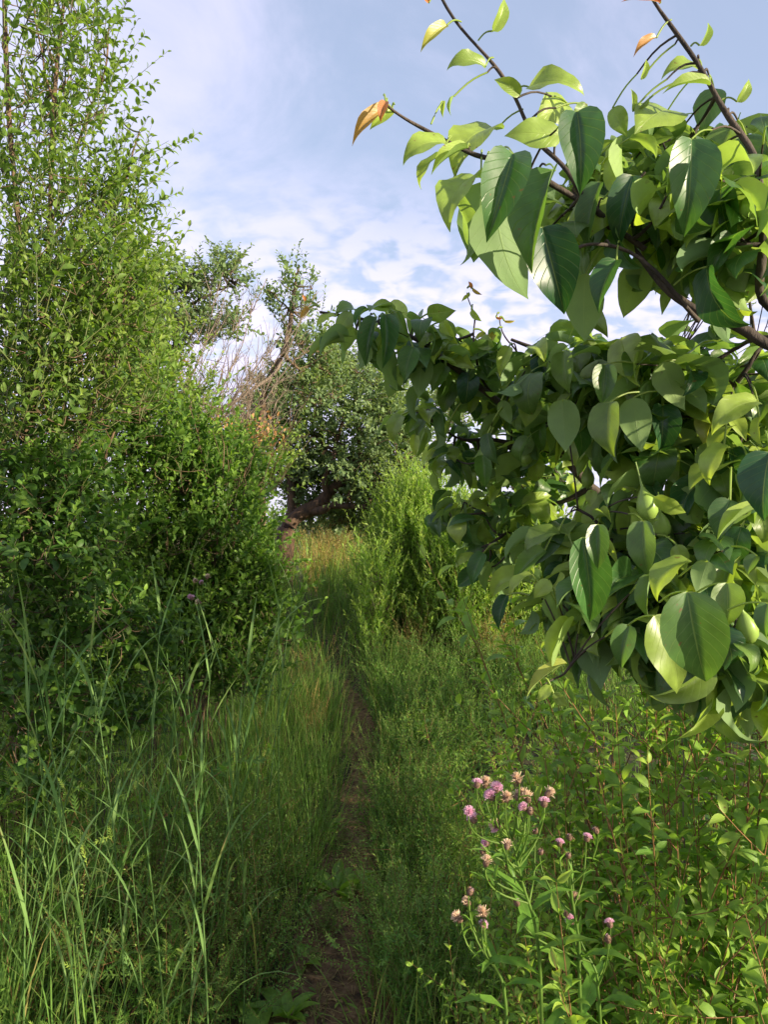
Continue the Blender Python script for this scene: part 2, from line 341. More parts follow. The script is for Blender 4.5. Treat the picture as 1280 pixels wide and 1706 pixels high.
M_DRY = leafmat('dry stem', (.30, .22, .09), (.42, .32, .13), (.25, .3, .08), rough=.8, trans=.2, tcol=(1.3, 1.2, .9))
M_BARK = barkmat('dark bark', (.022, .017, .013), (.085, .062, .045), 40)
M_RBARK = barkmat('red brown bark', (.022, .013, .008), (.105, .058, .028), 30)
M_TWIG = barkmat('brown twig', (.07, .045, .025), (.20, .13, .07), 60)
M_GTWIG = leafmat('green twig', (.07, .095, .03), (.13, .15, .045), (.22, .12, .05), trans=.0, red=(.25, .10, .05))
M_DEAD = barkmat('dead wood', (.12, .09, .065), (.30, .235, .18), 50)
M_GROUND = soilmat('ground litter', (.018, .018, .009), (.05, .045, .018), (.10, .075, .035), 9)
M_PATH = soilmat('path soil', (.040, .022, .010), (.16, .088, .038), (.30, .19, .10), 22)
def plain(name, c, rough=.6, trans=0, c2=None):
    return leafmat(name, c, c2 or c, rough=rough, trans=trans, back=1.0, vary=.25, tcol=(1.2, 1.1, 1.1))
M_PINK = plain('thistle floret', (.80, .44, .62), .8, .3, (.92, .66, .80))
M_TAN = plain('faded floret', (.72, .52, .36), .9, .3, (.85, .70, .52))
M_CAL = plain('thistle scale', (.10, .09, .04), .6, 0, (.24, .13, .10))
M_FRUIT = plain('young pear skin', (.16, .27, .05), .35, 0, (.24, .34, .07))

# ------------------------------------------------------------------ ground and path
xs = np.unique(np.concatenate([np.linspace(-8, 8, 161), np.sign(np.linspace(-1, 1, 60))*8*np.abs(np.linspace(-1, 1, 60))**3*60+0]))
ys = np.unique(np.concatenate([np.linspace(-6, 16, 221), 16+np.linspace(0, 1, 30)**3*700, -6-np.linspace(0, 1, 10)**2*60]))
X, Y = np.meshgrid(xs, ys); nx, ny = len(xs), len(ys)
g = Geo(); i, j = np.meshgrid(np.arange(ny-1), np.arange(nx-1), indexing='ij'); a = (i*nx+j).ravel()
g.add(np.stack([X, Y, gz(X, Y)], -1), np.stack([a, a+1, a+nx+1, a+nx], -1))
tag(g.build('ground', M_GROUND), 'dark earth and litter under the weeds', kind='structure')
pc = np.array([hit(*p) for p in ((515, 1900), (545, 1706), (560, 1580), (578, 1430), (608, 1290), (590, 1190), (560, 1115), (545, 1068), (560, 1020))])
ty = np.linspace(pc[0, 1], 6.1, 90)
def path_x(y): return np.interp(y, pc[:, 1], pc[:, 0])
kern = np.ones(7)/7
px_s = np.convolve(np.pad(path_x(ty), 3, mode='edge'), kern, 'valid')
g = Geo(); cols = 9; ss = np.linspace(-1, 1, cols)
wv = .12+.14*sm(3.2, 2.1, ty)+.03*np.sin(ty*4)+.03*np.sin(ty*9+1)
PX = px_s[:, None]+ss[None]*wv[:, None]; PY = ty[:, None]+0*ss[None]
PZ = gz(PX, PY)+.005+.006*rng.random(PX.shape)
i, j = np.meshgrid(np.arange(len(ty)-1), np.arange(cols-1), indexing='ij'); a = (i*cols+j).ravel()
g.add(np.stack([PX, PY, PZ], -1), np.stack([a, a+1, a+cols+1, a+cols], -1))
tag(g.build('path', M_PATH), 'narrow trodden earth path between the weeds', kind='structure')
def on(x, y, dz=0.0): return np.stack([x, y, gz(x, y)+dz], -1)

# ------------------------------------------------------------------ plant builder
def curve(pts, n=14):
    pts = np.asarray(pts, float); t = np.linspace(0, len(pts)-1, n); k = np.arange(len(pts))
    out = np.stack([np.interp(t, k, pts[:, c]) for c in range(3)], -1)
    for _ in range(2): out[1:-1] = (out[:-2]+2*out[1:-1]+out[2:])/4
    return out
def pxl(pts): return curve(np.array([at(*p) for p in pts]), max(8, 5*len(pts)))
def wobble(path, amp):
    n = len(path); w_ = np.zeros((n, 3))
    for f in (3, 7): w_ += amp/f*3*np.sin(np.linspace(0, f*2, n)[:, None]+rng.random(3)*6.28)
    w_ *= np.minimum(1, np.linspace(0, 4, n))[:, None]
    return path+w_
def shoots(gl, gs, P, D, L, bend, m, ll, ang=.8, tms=T_ELL, tip=0.0, rad=.002, tint0=0.0, tint1=.6, opp=False, t0=.1, jit=.25, wid=1.0, stint=0.0, down=0.0, shrink=.45):
    n = len(P)
    if n == 0: return
    L = np.broadcast_to(L, (n,)); ll = np.broadcast_to(ll, (n,)); bend = np.broadcast_to(bend, (n, 3))
    D = unit(D); jt = np.arange(m)
    t = (t0+(1-t0)*((jt//2*2 if opp else jt)+.5)/m)[None, :] + (0 if opp else rng.uniform(-.3, .3, (n, m))/m)
    B = bend*L[:, None]
    pos = P[:, None]+D[:, None]*(L[:, None]*t)[..., None]+B[:, None]*(t**2)[..., None]
    tan = unit(D[:, None]*L[:, None, None]+2*B[:, None]*t[..., None])
    ref = unit(rng.normal(size=(n, 1, 3))); u = unit(np.cross(tan, ref)); v = np.cross(tan, u)
    az = (np.where(jt % 2, math.pi, 0)+(jt//2)*math.pi/2 if opp else jt*2.4)[None, :]+rng.normal(0, .3, (n, m))
    an = ang*(1.15-.45*t)+rng.normal(0, jit*.5, (n, m))
    rad_dir = np.cos(az)[..., None]*u+np.sin(az)[..., None]*v
    T = tan*np.cos(an)[..., None]+rad_dir*np.sin(an)[..., None]; T = T+np.array([0, 0, -down])
    Nn = tan-(tan*T).sum(-1, keepdims=True)*T + rng.normal(0, jit, (n, m, 3))+np.array([0, 0, .35])
    size = ll[:, None]*(1-shrink*t**2)*rng.uniform(.7, 1.15, (n, m))
    ti = np.broadcast_to(tint0, (n,))[:, None]+(np.broadcast_to(tint1, (n,))[:, None]-np.broadcast_to(tint0, (n,))[:, None])*t**2.5
    gl.leaves(pos.reshape(-1, 3), T.reshape(-1, 3), Nn.reshape(-1, 3), size.ravel(), tms, np.broadcast_to(ti, (n, m)).ravel(), wid)
    if gs is not None:
        tt = np.linspace(0, 1, 5)[None, :]
        pa = P[:, None]+D[:, None]*(L[:, None]*tt)[..., None]+B[:, None]*(tt**2)[..., None]
        gs.tubes(pa, np.broadcast_to(rad*(1-.75*tt), (n, 5)), 3, stint)
def blobs(bl):
    P = []
    for (px, py, D, rx, ry, rD, n) in bl:
        b = ball(int(n)); P.append(at(px+rx*b[:, 0], py+ry*b[:, 2], np.maximum(D+rD*b[:, 1], .45)))
    return np.concatenate(P)
def connect(gs, P, nodes, r0=.006, r1=.0025, sag=.06, rounds=7, maxd=9.0):
    """join the points to the wood in rounds, each round to the nearest wood so far, so that it branches"""
    P = np.asarray(P); left = np.arange(len(P)); nodes = np.asarray(nodes)
    for rd in range(rounds):
        if len(left) == 0: break
        d = ((P[left][:, None]-nodes[None])**2).sum(-1); best = d.argmin(1); dm = d[np.arange(len(left)), best]
        if rd < rounds-1:
            pick = np.argsort(dm)[:max(4, int(len(left)*.33))]
            pick = rng.permutation(pick)[:max(3, len(pick)//(2 if rd < 2 else 1))]
        else: pick = np.arange(len(left))
        idx = left[pick]; k = nodes[best[pick]]; q = P[idx]; t = np.linspace(0, 1, 6)[None, :, None]; L = np.linalg.norm(q-k, axis=1)[:, None, None]
        pa = k[:, None]+(q-k)[:, None]*t+rng.normal(0, sag, (len(q), 1, 3))*L*np.sin(math.pi*t)-np.array([0, 0, 1.])*L*.08*np.sin(math.pi*t)
        f = max(0.0, 1-rd/3.0); ra, rb = r1+(r0-r1)*f, r1
        gs.tubes(pa, np.broadcast_to(ra+(rb-ra)*t[..., 0], (len(q), 6)), 4)
        nodes = np.concatenate([nodes, pa[:, 2:].reshape(-1, 3)]); left = np.delete(left, pick)
def limb_geo(g, limbs, wob=.01, sides=8):
    nodes = []
    for pts, r0, r1 in limbs:
        p = wobble(pxl(pts) if len(pts[0]) == 3 and not isinstance(pts, np.ndarray) else pts, wob)
        t = np.linspace(0, 1, len(p)); g.tubes(p, (r0+(r1-r0)*t**.8)[None]*(1+.10*np.sin(t*23+r0*999))[None], sides); nodes.append(p)
    return np.concatenate(nodes)
def woody(name, label, cat, base, limbs, bl, mat, bark, dirv, L, m, ll, tms=T_ELL, group=None, spread=.6, bendz=-.15, rad=.0025, con=(.006, .0025), wob=.015, extra=None, trunkname='trunk', crown='crown', limb_from=None, **kw):
    root = thing(name, base, label, cat, group)
    gw = Geo(); nodes = limb_geo(gw, limbs, wob)
    P = blobs(bl); n = len(P)
    if limb_from is not None: nodes_c = nodes[nodes[:, 2] > limb_from]
    else: nodes_c = nodes
    connect(gw, P, nodes_c, *con)
    D = unit(np.asarray(dirv)+rng.normal(0, spread, (n, 3)))
    gl = Geo(); gs = Geo()
    bend = rng.normal(0, .12, (n, 3))+np.array([0, 0, bendz])
    shoots(gl, gs, P, D, rng.uniform(L[0], L[1], n), bend, m, rng.uniform(ll[0], ll[1], n), tms=tms, rad=rad, **kw)
    if extra is not None: extra(gl, gs, nodes)
    gw.build(trunkname, bark, root); gl.build(crown, mat, root); gs.build('twigs', M_GTWIG if bark is not M_BARK else M_TWIG, root)
    return root
def gbase(px, D):
    p = at(px, 1000, D); return np.array([p[0], p[1], float(gz(p[0], p[1]))])
def G(px, D):           # the pixel triple of the ground point under (px, D)
    p = gbase(px, D); a = (p-CAM); y = a[1]*cp+a[2]*sp_; z = -a[1]*sp_+a[2]*cp
    return (640+F*a[0]/y, 853-F*z/y, D)

# ---- left: tall pale shrub
def sprigs(gl, gs, nodes):
    sp = [(225, 290, 335, 218), (250, 255, 325, 228), (235, 345, 305, 318), (205, 100, 242, 55), (195, 150, 262, 138), (205, 205, 252, 150), (215, 330, 270, 352),
          (180, 60, 215, -10), (225, 380, 262, 352), (170, 250, 245, 215), (190, 310, 262, 285), (215, 420, 300, 400)]
    P = np.array([at(a, b, 2.85) for a, b, c, d in sp]); Q = np.array([at(c, d, 2.85+rng.uniform(-.1, .1)) for a, b, c, d in sp])
    connect(gs, P, nodes, .005, .003)
    V = Q-P; L = np.linalg.norm(V, axis=1)
    shoots(gl, gs, P-V*.35, V, L*1.35, np.zeros(3), 14, .046, .95, T_OVA, rad=.0018, tint1=.5)
b0 = gbase(20, 3.0)
woody('tall_shrub', 'tall pale green shrub at the left edge reaching above the frame, with upright leafy shoots', 'shrub', b0,
      [([G(20, 3.0), (40, 1100, 2.95), (48, 900, 2.9), (40, 650, 2.85), (22, 380, 2.85), (8, 180, 2.8), (0, -60, 2.8), (10, -180, 2.8)], .022, .006),
       ([G(28, 3.0), (40, 1090, 2.9), (80, 860, 2.8), (120, 740, 2.75), (165, 620, 2.75), (215, 470, 2.75)], .018, .005),
       ([G(10, 3.05), (45, 900, 3.0), (70, 620, 2.9), (75, 400, 2.85), (85, 160, 2.85), (105, -60, 2.85), (120, -190, 2.85)], .018, .005),
       ([G(30, 3.0), (70, 900, 3.0), (110, 600, 2.9), (150, 420, 2.9), (205, 330, 2.85), (235, 230, 2.85)], .014, .003), ([(75, 400, 2.85), (130, 250, 2.85), (170, 120, 2.85), (185, 20, 2.85)], .008, .003), ([(100, 200, 2.85), (60, 60, 2.85), (50, -100, 2.85)], .006, .002), ([(150, 420, 2.9), (190, 500, 2.8), (210, 560, 2.8)], .006, .002),
       ([G(0, 3.0), (0, 1000, 3.0), (-30, 700, 2.9), (-60, 400, 2.8), (-70, 100, 2.8)], .018, .006)],
      [(50, -80, 2.8, 110, 80, .35, 30), (110, 50, 2.8, 80, 70, .35, 34), (40, 60, 2.8, 80, 80, .35, 22), (120, 190, 2.85, 85, 70, .35, 46), (35, 210, 2.8, 90, 70, .4, 26), (75, 330, 2.8, 115, 70, .4, 72),
       (165, 370, 2.85, 75, 50, .3, 40), (90, 460, 2.75, 135, 70, .45, 120), (190, 520, 2.8, 75, 75, .3, 75), (60, 560, 2.7, 140, 100, .45, 190), (150, 640, 2.75, 130, 90, .35, 150), (40, 700, 2.75, 120, 110, .45, 170), (-150, 400, 2.8, 130, 400, .5, 160)],
      M_SHRUB, M_TWIG, (.30, -.05, 1.0), (.20, .42), 12, (.032, .048), tms=T_OVA, spread=.36, bendz=-.10, con=(.004, .0016), wid=.95, extra=sprigs, trunkname='stems', tint0=.0, tint1=.75, ang=.75)
# ---- left middle: dense bush
b1 = gbase(60, 3.2)
woody('dense_bush', 'dense dark green bush with brown stems at the left edge, below the tall pale shrub', 'bush', b1,
      [([G(50, 3.1), (60, 1060, 2.8), (85, 900, 2.7), (130, 760, 2.7), (170, 640, 2.7)], .016, .005),
       ([G(40, 3.1), (30, 1000, 2.75), (20, 850, 2.7), (10, 700, 2.7)], .016, .005), ([G(60, 3.1), (110, 1000, 2.8), (150, 850, 2.8), (200, 720, 2.8)], .012, .004)],
      [(40, 830, 2.6, 110, 90, .3, 150), (30, 960, 2.6, 120, 90, .3, 150), (130, 900, 2.8, 80, 110, .3, 110), (120, 1030, 2.7, 110, 70, .3, 110), (20, 1100, 2.6, 100, 60, .25, 60), (200, 1080, 2.9, 90, 60, .3, 110), (60, 1180, 2.6, 120, 70, .3, 110), (180, 1190, 3.0, 110, 60, .3, 110), (40, 1300, 2.7, 120, 60, .3, 60), (70, 770, 3.0, 110, 70, .3, 80)],
      M_BUSH, M_TWIG, (.15, -.15, .9), (.14, .30), 11, (.034, .054), tms=T_OVA, con=(.004, .0016), rad=.0016, spread=.55, trunkname='stems', tint0=0, tint1=.9)
b2 = gbase(270, 4.2)
woody('dense_bush', 'broad bushy shrub of bright tipped shoots left of the path, before the dead branches', 'bush', b2,
      [([G(260, 4.1), (270, 1000, 4.0), (300, 850, 3.9), (330, 740, 3.9)], .014, .004), ([G(270, 4.1), (220, 950, 3.9), (190, 780, 3.8), (200, 660, 3.8)], .014, .004),
       ([G(290, 4.1), (350, 1000, 4.0), (400, 860, 4.0), (430, 780, 4.1)], .012, .004)],
      [(200, 720, 3.7, 95, 90, .35, 170), (290, 780, 3.8, 95, 80, .35, 180), (350, 830, 3.9, 80, 80, .35, 190), (400, 830, 4.1, 45, 80, .3, 90), (210, 880, 3.7, 110, 90, .35, 190), (320, 920, 3.8, 110, 80, .35, 220), (410, 950, 4.0, 55, 60, .3, 110),
       (250, 1010, 3.7, 120, 60, .3, 170), (370, 1010, 3.8, 90, 50, .3, 170), (420, 1010, 3.9, 45, 50, .3, 90), (300, 1090, 3.7, 120, 50, .3, 170), (440, 1060, 3.9, 50, 50, .3, 90), (380, 1140, 3.7, 80, 50, .3, 90), (200, 1120, 3.6, 90, 60, .3, 90), (180, 620, 3.6, 90, 70, .3, 90), (240, 660, 3.9, 50, 50, .3, 50)],
      M_BUSH, M_TWIG, (.12, -.12, 1.0), (.16, .36), 13, (.034, .056), con=(.004, .0016), rad=.0016, wid=1.25, spread=.42, trunkname='stems', tint0=.1, tint1=1.1, ang=.6)
tw = thing('dead_sticks', gbase(330, 4.3), 'thin reddish dry sticks poking out of the top of the broad bushy shrub', 'sticks'); g = Geo()
for _ in range(30):
    b_ = at(rng.uniform(240, 450), rng.uniform(800, 1000), 3.9+rng.uniform(-.3, .3)); t = np.linspace(0, 1, 7)[:, None]; d0 = unit(np.array([rng.uniform(-.3, .7), rng.uniform(-.4, .2), 1.])); p = b_+d0*rng.uniform(.35, .8)*t+rng.normal(0, .012, (7, 3)); g.tubes(p, .0035*(1-.6*t[:, 0])[None], 4)
    g.tubes(np.linspace(gbase(330, 4.2)+[rng.normal(0, .1), 0, 0], b_, 4), .0035, 4)
    for _k in range(5): k = rng.integers(2, 7); g.tubes(p[k]+unit(d0+rng.normal(0, .6, 3))*rng.uniform(.08, .25)*t, .0015, 3)
g.build('stick', M_TWIG, tw)
b3 = gbase(300, 6.0)
woody('dense_bush', 'light green leggy bush mixed with dry sticks, behind the broad bushy shrub', 'bush', b3,
      [([G(300, 6), (300, 850, 6), (290, 700, 6), (280, 600, 6)], .02, .005), ([G(330, 6), (360, 850, 6), (390, 760, 6)], .015, .005)],
      [(240, 600, 5.6, 60, 80, .5, 110), (290, 690, 5.8, 75, 55, .5, 120), (370, 790, 5.4, 60, 40, .4, 80), (430, 800, 5.4, 40, 40, .4, 50), (220, 500, 5.8, 50, 70, .4, 70)],
      M_SHRUB, M_DEAD, (.2, 0, 1.0), (.22, .5), 13, (.042, .065), con=(.004, .002), spread=.5, trunkname='stems', tint0=.2, tint1=.9, wid=1.2)
# ---- dead brush
root = thing('dead_branches', gbase(340, 6.4), 'tangle of bare grey pink dead branches against the sky, left of the leaning tree', 'branches')
g = Geo(); base = np.array([at(270+rng.uniform(-70, 100), 760+rng.uniform(-30, 50), 6.2+rng.uniform(-.3, .3)) for _ in range(22)])
seg = []
for b_ in base:
    az = rng.uniform(-.5, .9); d0 = unit(np.array([rng.uniform(.2, 1), rng.uniform(-.3, .3), .65+az*.5])); Ls = rng.uniform(.5, 1.35); t = np.linspace(0, 1, 8)[:, None]
    p = b_+d0*Ls*t+np.array([0, 0, rng.uniform(0, .55)])*t**2*Ls+rng.normal(0, .02, (8, 3)); seg.append(p); g.tubes(p, .008*(1-.7*t[:, 0])[None], 4)
for p in list(seg):
    for _ in range(15):
        k = rng.integers(1, 7); L_ = rng.uniform(.15, .65)*(1-k*.06); d = unit(unit(p[k+1]-p[k])*.8+rng.normal(0, .45, 3)+np.array([.1, 0, .45])); t = np.linspace(0, 1, 6)[:, None]
        q = p[k]+d*L_*t+np.array([0, 0, rng.uniform(0, .25)])*t**2*L_+rng.normal(0, .008, (6, 3)); g.tubes(q, .0035*(1-.6*t[:, 0])[None], 3)
        for _ in range(2):
            kk = rng.integers(1, 5); q2 = q[kk]+unit(d+rng.normal(0, .5, 3))*rng.uniform(.08, .25)*t; g.tubes(q2, .0022*(1-.5*t[:, 0])[None], 3)
# the long curved bough that ends in the leafy top
big = [(285, 705, 6.6), (360, 690, 6.7), (430, 645, 6.8), (470, 600, 6.9)]
g.tubes(wobble(pxl(big), .02), np.linspace(.022, .012, 20)[None], 6)
g.tubes(np.array([gbase(300, 6.5), at(290, 830, 6.5), at(285, 705, 6.6)]), np.array([.03, .026, .022])[None], 6)
for b_ in base: g.tubes(np.linspace(gbase(310, 6.4)+rng.normal(0, .05, 3)*[1, 1, 0], b_, 5), np.linspace(.012, .008, 5)[None], 4)
for _ in range(16):
    b_ = at(400+rng.uniform(-70, 60), 830, 5.7+rng.uniform(-.2, .2)); d0 = unit(np.array([rng.uniform(-.5, .6), rng.uniform(-.2, .2), 1.])); t = np.linspace(0, 1, 8)[:, None]; Ls = rng.uniform(.4, .85)
    p = b_+d0*Ls*t+rng.normal(0, .015, (8, 3)); g.tubes(p, .006*(1-.7*t[:, 0])[None], 4)
    for _k in range(12):
        k = rng.integers(2, 8); q = p[k]+unit(d0+rng.normal(0, .6, 3))*rng.uniform(.1, .35)*t+rng.normal(0, .006, (8, 3)); g.tubes(q, .0025*(1-.5*t[:, 0])[None], 3)
g.build('branch', M_DEAD, root)
gl = Geo(); P = blobs([(380, 725, 5.6, 70, 35, .3, 260), (440, 730, 5.6, 40, 45, .3, 150), (300, 610, 6.2, 20, 25, .2, 50)])
gl.leaves(P, rng.normal(size=P.shape)+[0, 0, -.5], rng.normal(size=P.shape), rng.uniform(.03, .05, len(P)), T_ELL, 2.0)
gl.build('dead_leaves', leafmat('rust leaf', (.20, .085, .03), (.36, .19, .08), trans=.3), root)

# ---- the orchard trees behind
AP = dict(tms=T_ELL, spread=.62, bendz=-.05, tint0=0, tint1=.8, con=(.012, .003), rad=.0025, wid=1.35)
woody('apple_tree', 'old leaning tree with a thick red brown forked trunk at the end of the path', 'tree', gbase(485, 9.0),
      [([G(470, 9), (478, 880, 9), (500, 858, 9), (530, 848, 9), (560, 812, 9), (590, 770, 9.1), (615, 745, 9.2), (645, 718, 9.3)], .125, .035),
       ([(520, 852, 9), (555, 843, 8.9), (585, 848, 8.8), (612, 838, 8.7)], .055, .03), ([(475, 890, 9.05), (482, 850, 9.1), (490, 800, 9.2), (480, 740, 9.3), (470, 690, 9.3)], .085, .02),
       ([(545, 835, 9), (546, 800, 8.9), (552, 760, 8.9), (570, 700, 9)], .05, .02), ([(600, 765, 9.1), (596, 720, 9.1), (590, 660, 9.2), (600, 620, 9.2)], .04, .015), ([(490, 800, 9.2), (440, 760, 9.2), (420, 720, 9.2)], .04, .02), ([(612, 838, 8.7), (650, 800, 8.7), (680, 760, 8.7)], .04, .02),
       ([(590, 770, 9.1), (520, 720, 9.2), (500, 700, 9.2)], .03, .02)],
      [(480, 690, 9.2, 60, 50, .7, 130), (430, 690, 9.2, 50, 35, .6, 90), (525, 740, 9.2, 60, 45, .6, 80), (600, 650, 9.2, 50, 45, .6, 120), (650, 690, 9.2, 45, 45, .6, 90), (560, 700, 9.2, 50, 40, .6, 80), (645, 740, 9, 60, 60, .6, 190), (610, 800, 8.9, 70, 40, .6, 150), (670, 810, 8.8, 45, 40, .5, 120),
       (540, 790, 9.4, 75, 35, .4, 130), (580, 825, 9.5, 60, 30, .4, 110), (500, 815, 9.5, 40, 35, .4, 90), (560, 865, 10, 90, 25, .4, 110), (500, 650, 9.2, 50, 40, .5, 70), (440, 740, 9.4, 45, 60, .5, 90), (650, 860, 9.3, 50, 25, .4, 70), (470, 770, 9.4, 60, 60, .5, 90), (600, 870, 9.6, 80, 22, .5, 90), (550, 620, 9.3, 34, 40, .4, 70), (580, 610, 9.4, 36, 26, .4, 50), (690, 740, 9.2, 36, 40, .4, 80)],
      M_APPLE, M_RBARK, (0, -.1, .7), (.2, .45), 13, (.058, .088), wob=.03, **AP)
woody('apple_tree', 'slender tree top of small grey green leaves rising highest above the dead branches', 'tree', gbase(440, 7.6),
      [([G(440, 7.6), (430, 750, 7.4), (440, 650, 7.2), (470, 600, 6.95), (486, 540, 6.95), (492, 480, 7), (495, 440, 7)], .06, .008), ([(475, 590, 6.95), (500, 620, 7), (530, 600, 7.1)], .02, .008), ([(490, 520, 7), (460, 500, 7), (450, 480, 7)], .01, .005)],
      [(493, 475, 7, 36, 32, .3, 26), (500, 525, 7, 42, 30, .3, 26), (455, 500, 7, 16, 20, .2, 6), (505, 580, 7.1, 50, 32, .4, 58), (525, 640, 7.3, 50, 45, .4, 90), (470, 650, 7.3, 50, 30, .4, 50), (540, 590, 7.2, 24, 40, .3, 34)],
      M_APPLE, M_TWIG, (0, -.05, 1.0), (.14, .32), 12, (.045, .068), **AP)
woody('apple_tree', 'dark leafed tree top showing between the tall pale shrub and the bare branches', 'tree', gbase(250, 8.2),
      [([G(260, 8.2), (270, 750, 8.2), (290, 600, 8), (300, 520, 8), (320, 460, 8)], .08, .012), ([(300, 520, 8), (350, 490, 8), (390, 470, 8)], .02, .008), ([(290, 600, 8), (250, 520, 8), (230, 470, 8)], .03, .01)],
      [(290, 480, 8, 60, 42, .5, 110), (360, 465, 8, 48, 28, .4, 64), (385, 430, 8, 14, 18, .2, 7), (400, 490, 8, 20, 22, .3, 14), (330, 540, 8, 70, 35, .5, 110), (270, 560, 8, 60, 50, .5, 120), (390, 545, 8.2, 28, 22, .3, 22), (230, 450, 8, 40, 50, .4, 60)],
      M_APPLE, M_BARK, (.1, -.05, .9), (.16, .36), 12, (.05, .075), **AP)
woody('apple_tree', 'pale olive tree behind the thin tip of the pear bough', 'tree', gbase(720, 12),
      [([G(715, 12), (715, 850, 12), (705, 760, 12), (700, 690, 12)], .1, .02), ([(705, 760, 12), (760, 700, 12.1)], .04, .015), ([(715, 850, 12), (660, 760, 12.1)], .04, .015)],
      [(690, 690, 12, 50, 40, .7, 120), (640, 690, 12, 36, 60, .7, 80), (745, 700, 12, 40, 38, .7, 70), (700, 770, 12, 60, 40, .7, 60), (600, 640, 12.4, 36, 22, .5, 40), (760, 790, 12, 30, 40, .5, 24)],
      leafmat('olive leaf', (.08, .13, .055), (.15, .21, .09), (.22, .28, .12), trans=.35), M_BARK, (0, 0, .9), (.25, .5), 12, (.07, .10), **AP)

# ---- tall yellow green shrubs beyond the path, right
WL = dict(tms=T_LAN, spread=.24, bendz=-.04, tint0=.15, tint1=1.1, ang=.5, con=(.004, .002), rad=.002, wid=1.25, trunkname='stems', group='yellow green shrubs right of the path end')
def wil(px, D, top, wpx, n, label):
    bs = gbase(px, D); gy = G(px, D)[1]; h = gy-top
    bl = [(px, gy-h*.30, D, wpx*.8, h*.28, .4, n*.4), (px, gy-h*.55, D, wpx, h*.25, .4, n*.35), (px, gy-h*.75, D, wpx*.8, h*.15, .35, n*.25), (px, gy-h*.12, D-.1, wpx*1.1, h*.12, .4, n*.3)]
    woody('tall_shrub', label, 'shrub', bs, [([G(px, D), (px-wpx*.3, gy-h*.4, D), (px-wpx*.5, gy-h*.75, D)], .01, .003), ([G(px, D), (px+wpx*.3, gy-h*.4, D), (px+wpx*.4, gy-h*.75, D)], .01, .003), ([G(px, D), (px, gy-h*.5, D), (px, gy-h*.85, D)], .01, .003)],
          bl, M_WIL, M_TWIG, (0, 0, 1.0), (.3*D/7, .6*D/7), 22, (.05, .075), **WL)
wil(645, 7.2, 835, 40, 230, 'narrow leafed upright shrub nearest the leaning trunk, deep green')
wil(705, 7.0, 795, 60, 450, 'tallest yellow green feathery shrub, left of the pear crown')
wil(765, 7.4, 825, 55, 360, 'yellow green feathery shrub half behind the left edge of the pear crown')
wil(820, 6.8, 870, 55, 330, 'green feathery shrub below the hanging pear leaves')
wil(625, 6.4, 930, 32, 130, 'lowest green feathery shrub, beside the yellow weeds at the path end')
wil(675, 6.9, 845, 55, 340, 'feathery green shrub between the deep green and the tallest one')
wil(735, 6.6, 875, 60, 360, 'feathery shrub in front of the tallest yellow green one')
wil(790, 6.4, 905, 60, 330, 'low feathery green shrub in front, under the leftmost pear leaves')
wil(865, 7.0, 880, 50, 260, 'feathery shrub between the two under the pear crown')
wil(900, 6.6, 885, 60, 330, 'feathery shrub seen through the lower pear leaves')
for k, (px, D, lab) in enumerate(((560, 17, 'far low bush seen under the boughs of the leaning tree'), (430, 17, 'far low bush behind the trunk of the leaning tree'), (700, 18, 'far bush behind the yellow green shrubs'), (860, 15, 'far round bush seen in a gap of the pear crown, left'), (1010, 14, 'far round bush seen in a gap of the pear crown, middle'), (1180, 15, 'far round bush seen behind the pear crown, right'))):
    gy = G(px, D)[1]
    woody('round_bush', lab, 'bush', gbase(px, D), [([G(px, D), (px, gy-40, D)], .04, .015)], [(px, gy-30, D, 95, 30, 1, 240), (px+20, gy-50, D, 60, 20, .8, 80)], M_APPLE, M_BARK, (0, 0, .8), (.3, .5), 9, (.07, .1), group='far bushes behind the pear tree', **{**AP})

# ------------------------------------------------------------------ prototypes of small plants (built at the origin, copied)
O0 = np.zeros(3)
def proto_weed(name, n, h, lean, m, ll, tms, mat, tint, tipt, cat, seedheads=False, stint=1.0, ang=.7):
    r = thing(name, (0, -50, 0), 'x', cat); r['_o'] = [0, 0, 0]
    P = np.stack([rng.normal(0, .03, n), rng.normal(0, .03, n), np.zeros(n)], -1)
    D = unit(np.stack([rng.normal(0, lean, n), rng.normal(0, lean, n), np.ones(n)], -1)); L = h*rng.uniform(.55, 1.1, n)
    gl, gs = Geo(), Geo(); bend = D*[.35, .35, 0]*rng.uniform(0, 1, (n, 1))+rng.normal(0, .05, (n, 3))
    shoots(gl, gs, P, D, L, bend, m, ll, ang, tms, rad=.0014, tint0=tint, tint1=tipt, t0=.12, stint=stint)
    # side shoots
    k = 3
    for t in np.linspace(.35, .8, k):
        PP = P+D*(L*t)[:, None]+bend*L[:, None]*t*t; DD = unit(D+rng.normal(0, .55, (n, 3)))
        shoots(gl, gs, PP, DD, L*.33, np.array([0, 0, .15]), max(5, m//2), ll*.8, ang, tms, rad=.0009, tint0=tint, tint1=tipt, stint=stint)
    gl.build('leaves', mat, r); gs.build('stems', M_GTWIG, r)
    return r
protoK = [proto_weed('bushy_weed', 26, .40, .30, 32, .028, T_LAN, M_WEED, 0, .9, 'weed', ang=.6, stint=.4) for _ in range(3)]
protoY = [proto_weed('dry_weed', 26, .50, .25, 30, .026, T_LAN, M_YEL, .1, 1.5, 'weed', stint=1) for _ in range(2)]
protoF = [proto_weed('feathery_weed', 30, .46, .55, 28, .018, T_ELL, M_WEED, .15, 1.1, 'weed', stint=1.2, ang=.9) for _ in range(3)]
protoM = [proto_weed('mugwort', 7, .55, .30, 12, .075, T_LOB, M_MUG, 0, .8, 'weed', ang=.95) for _ in range(3)]
used = set()
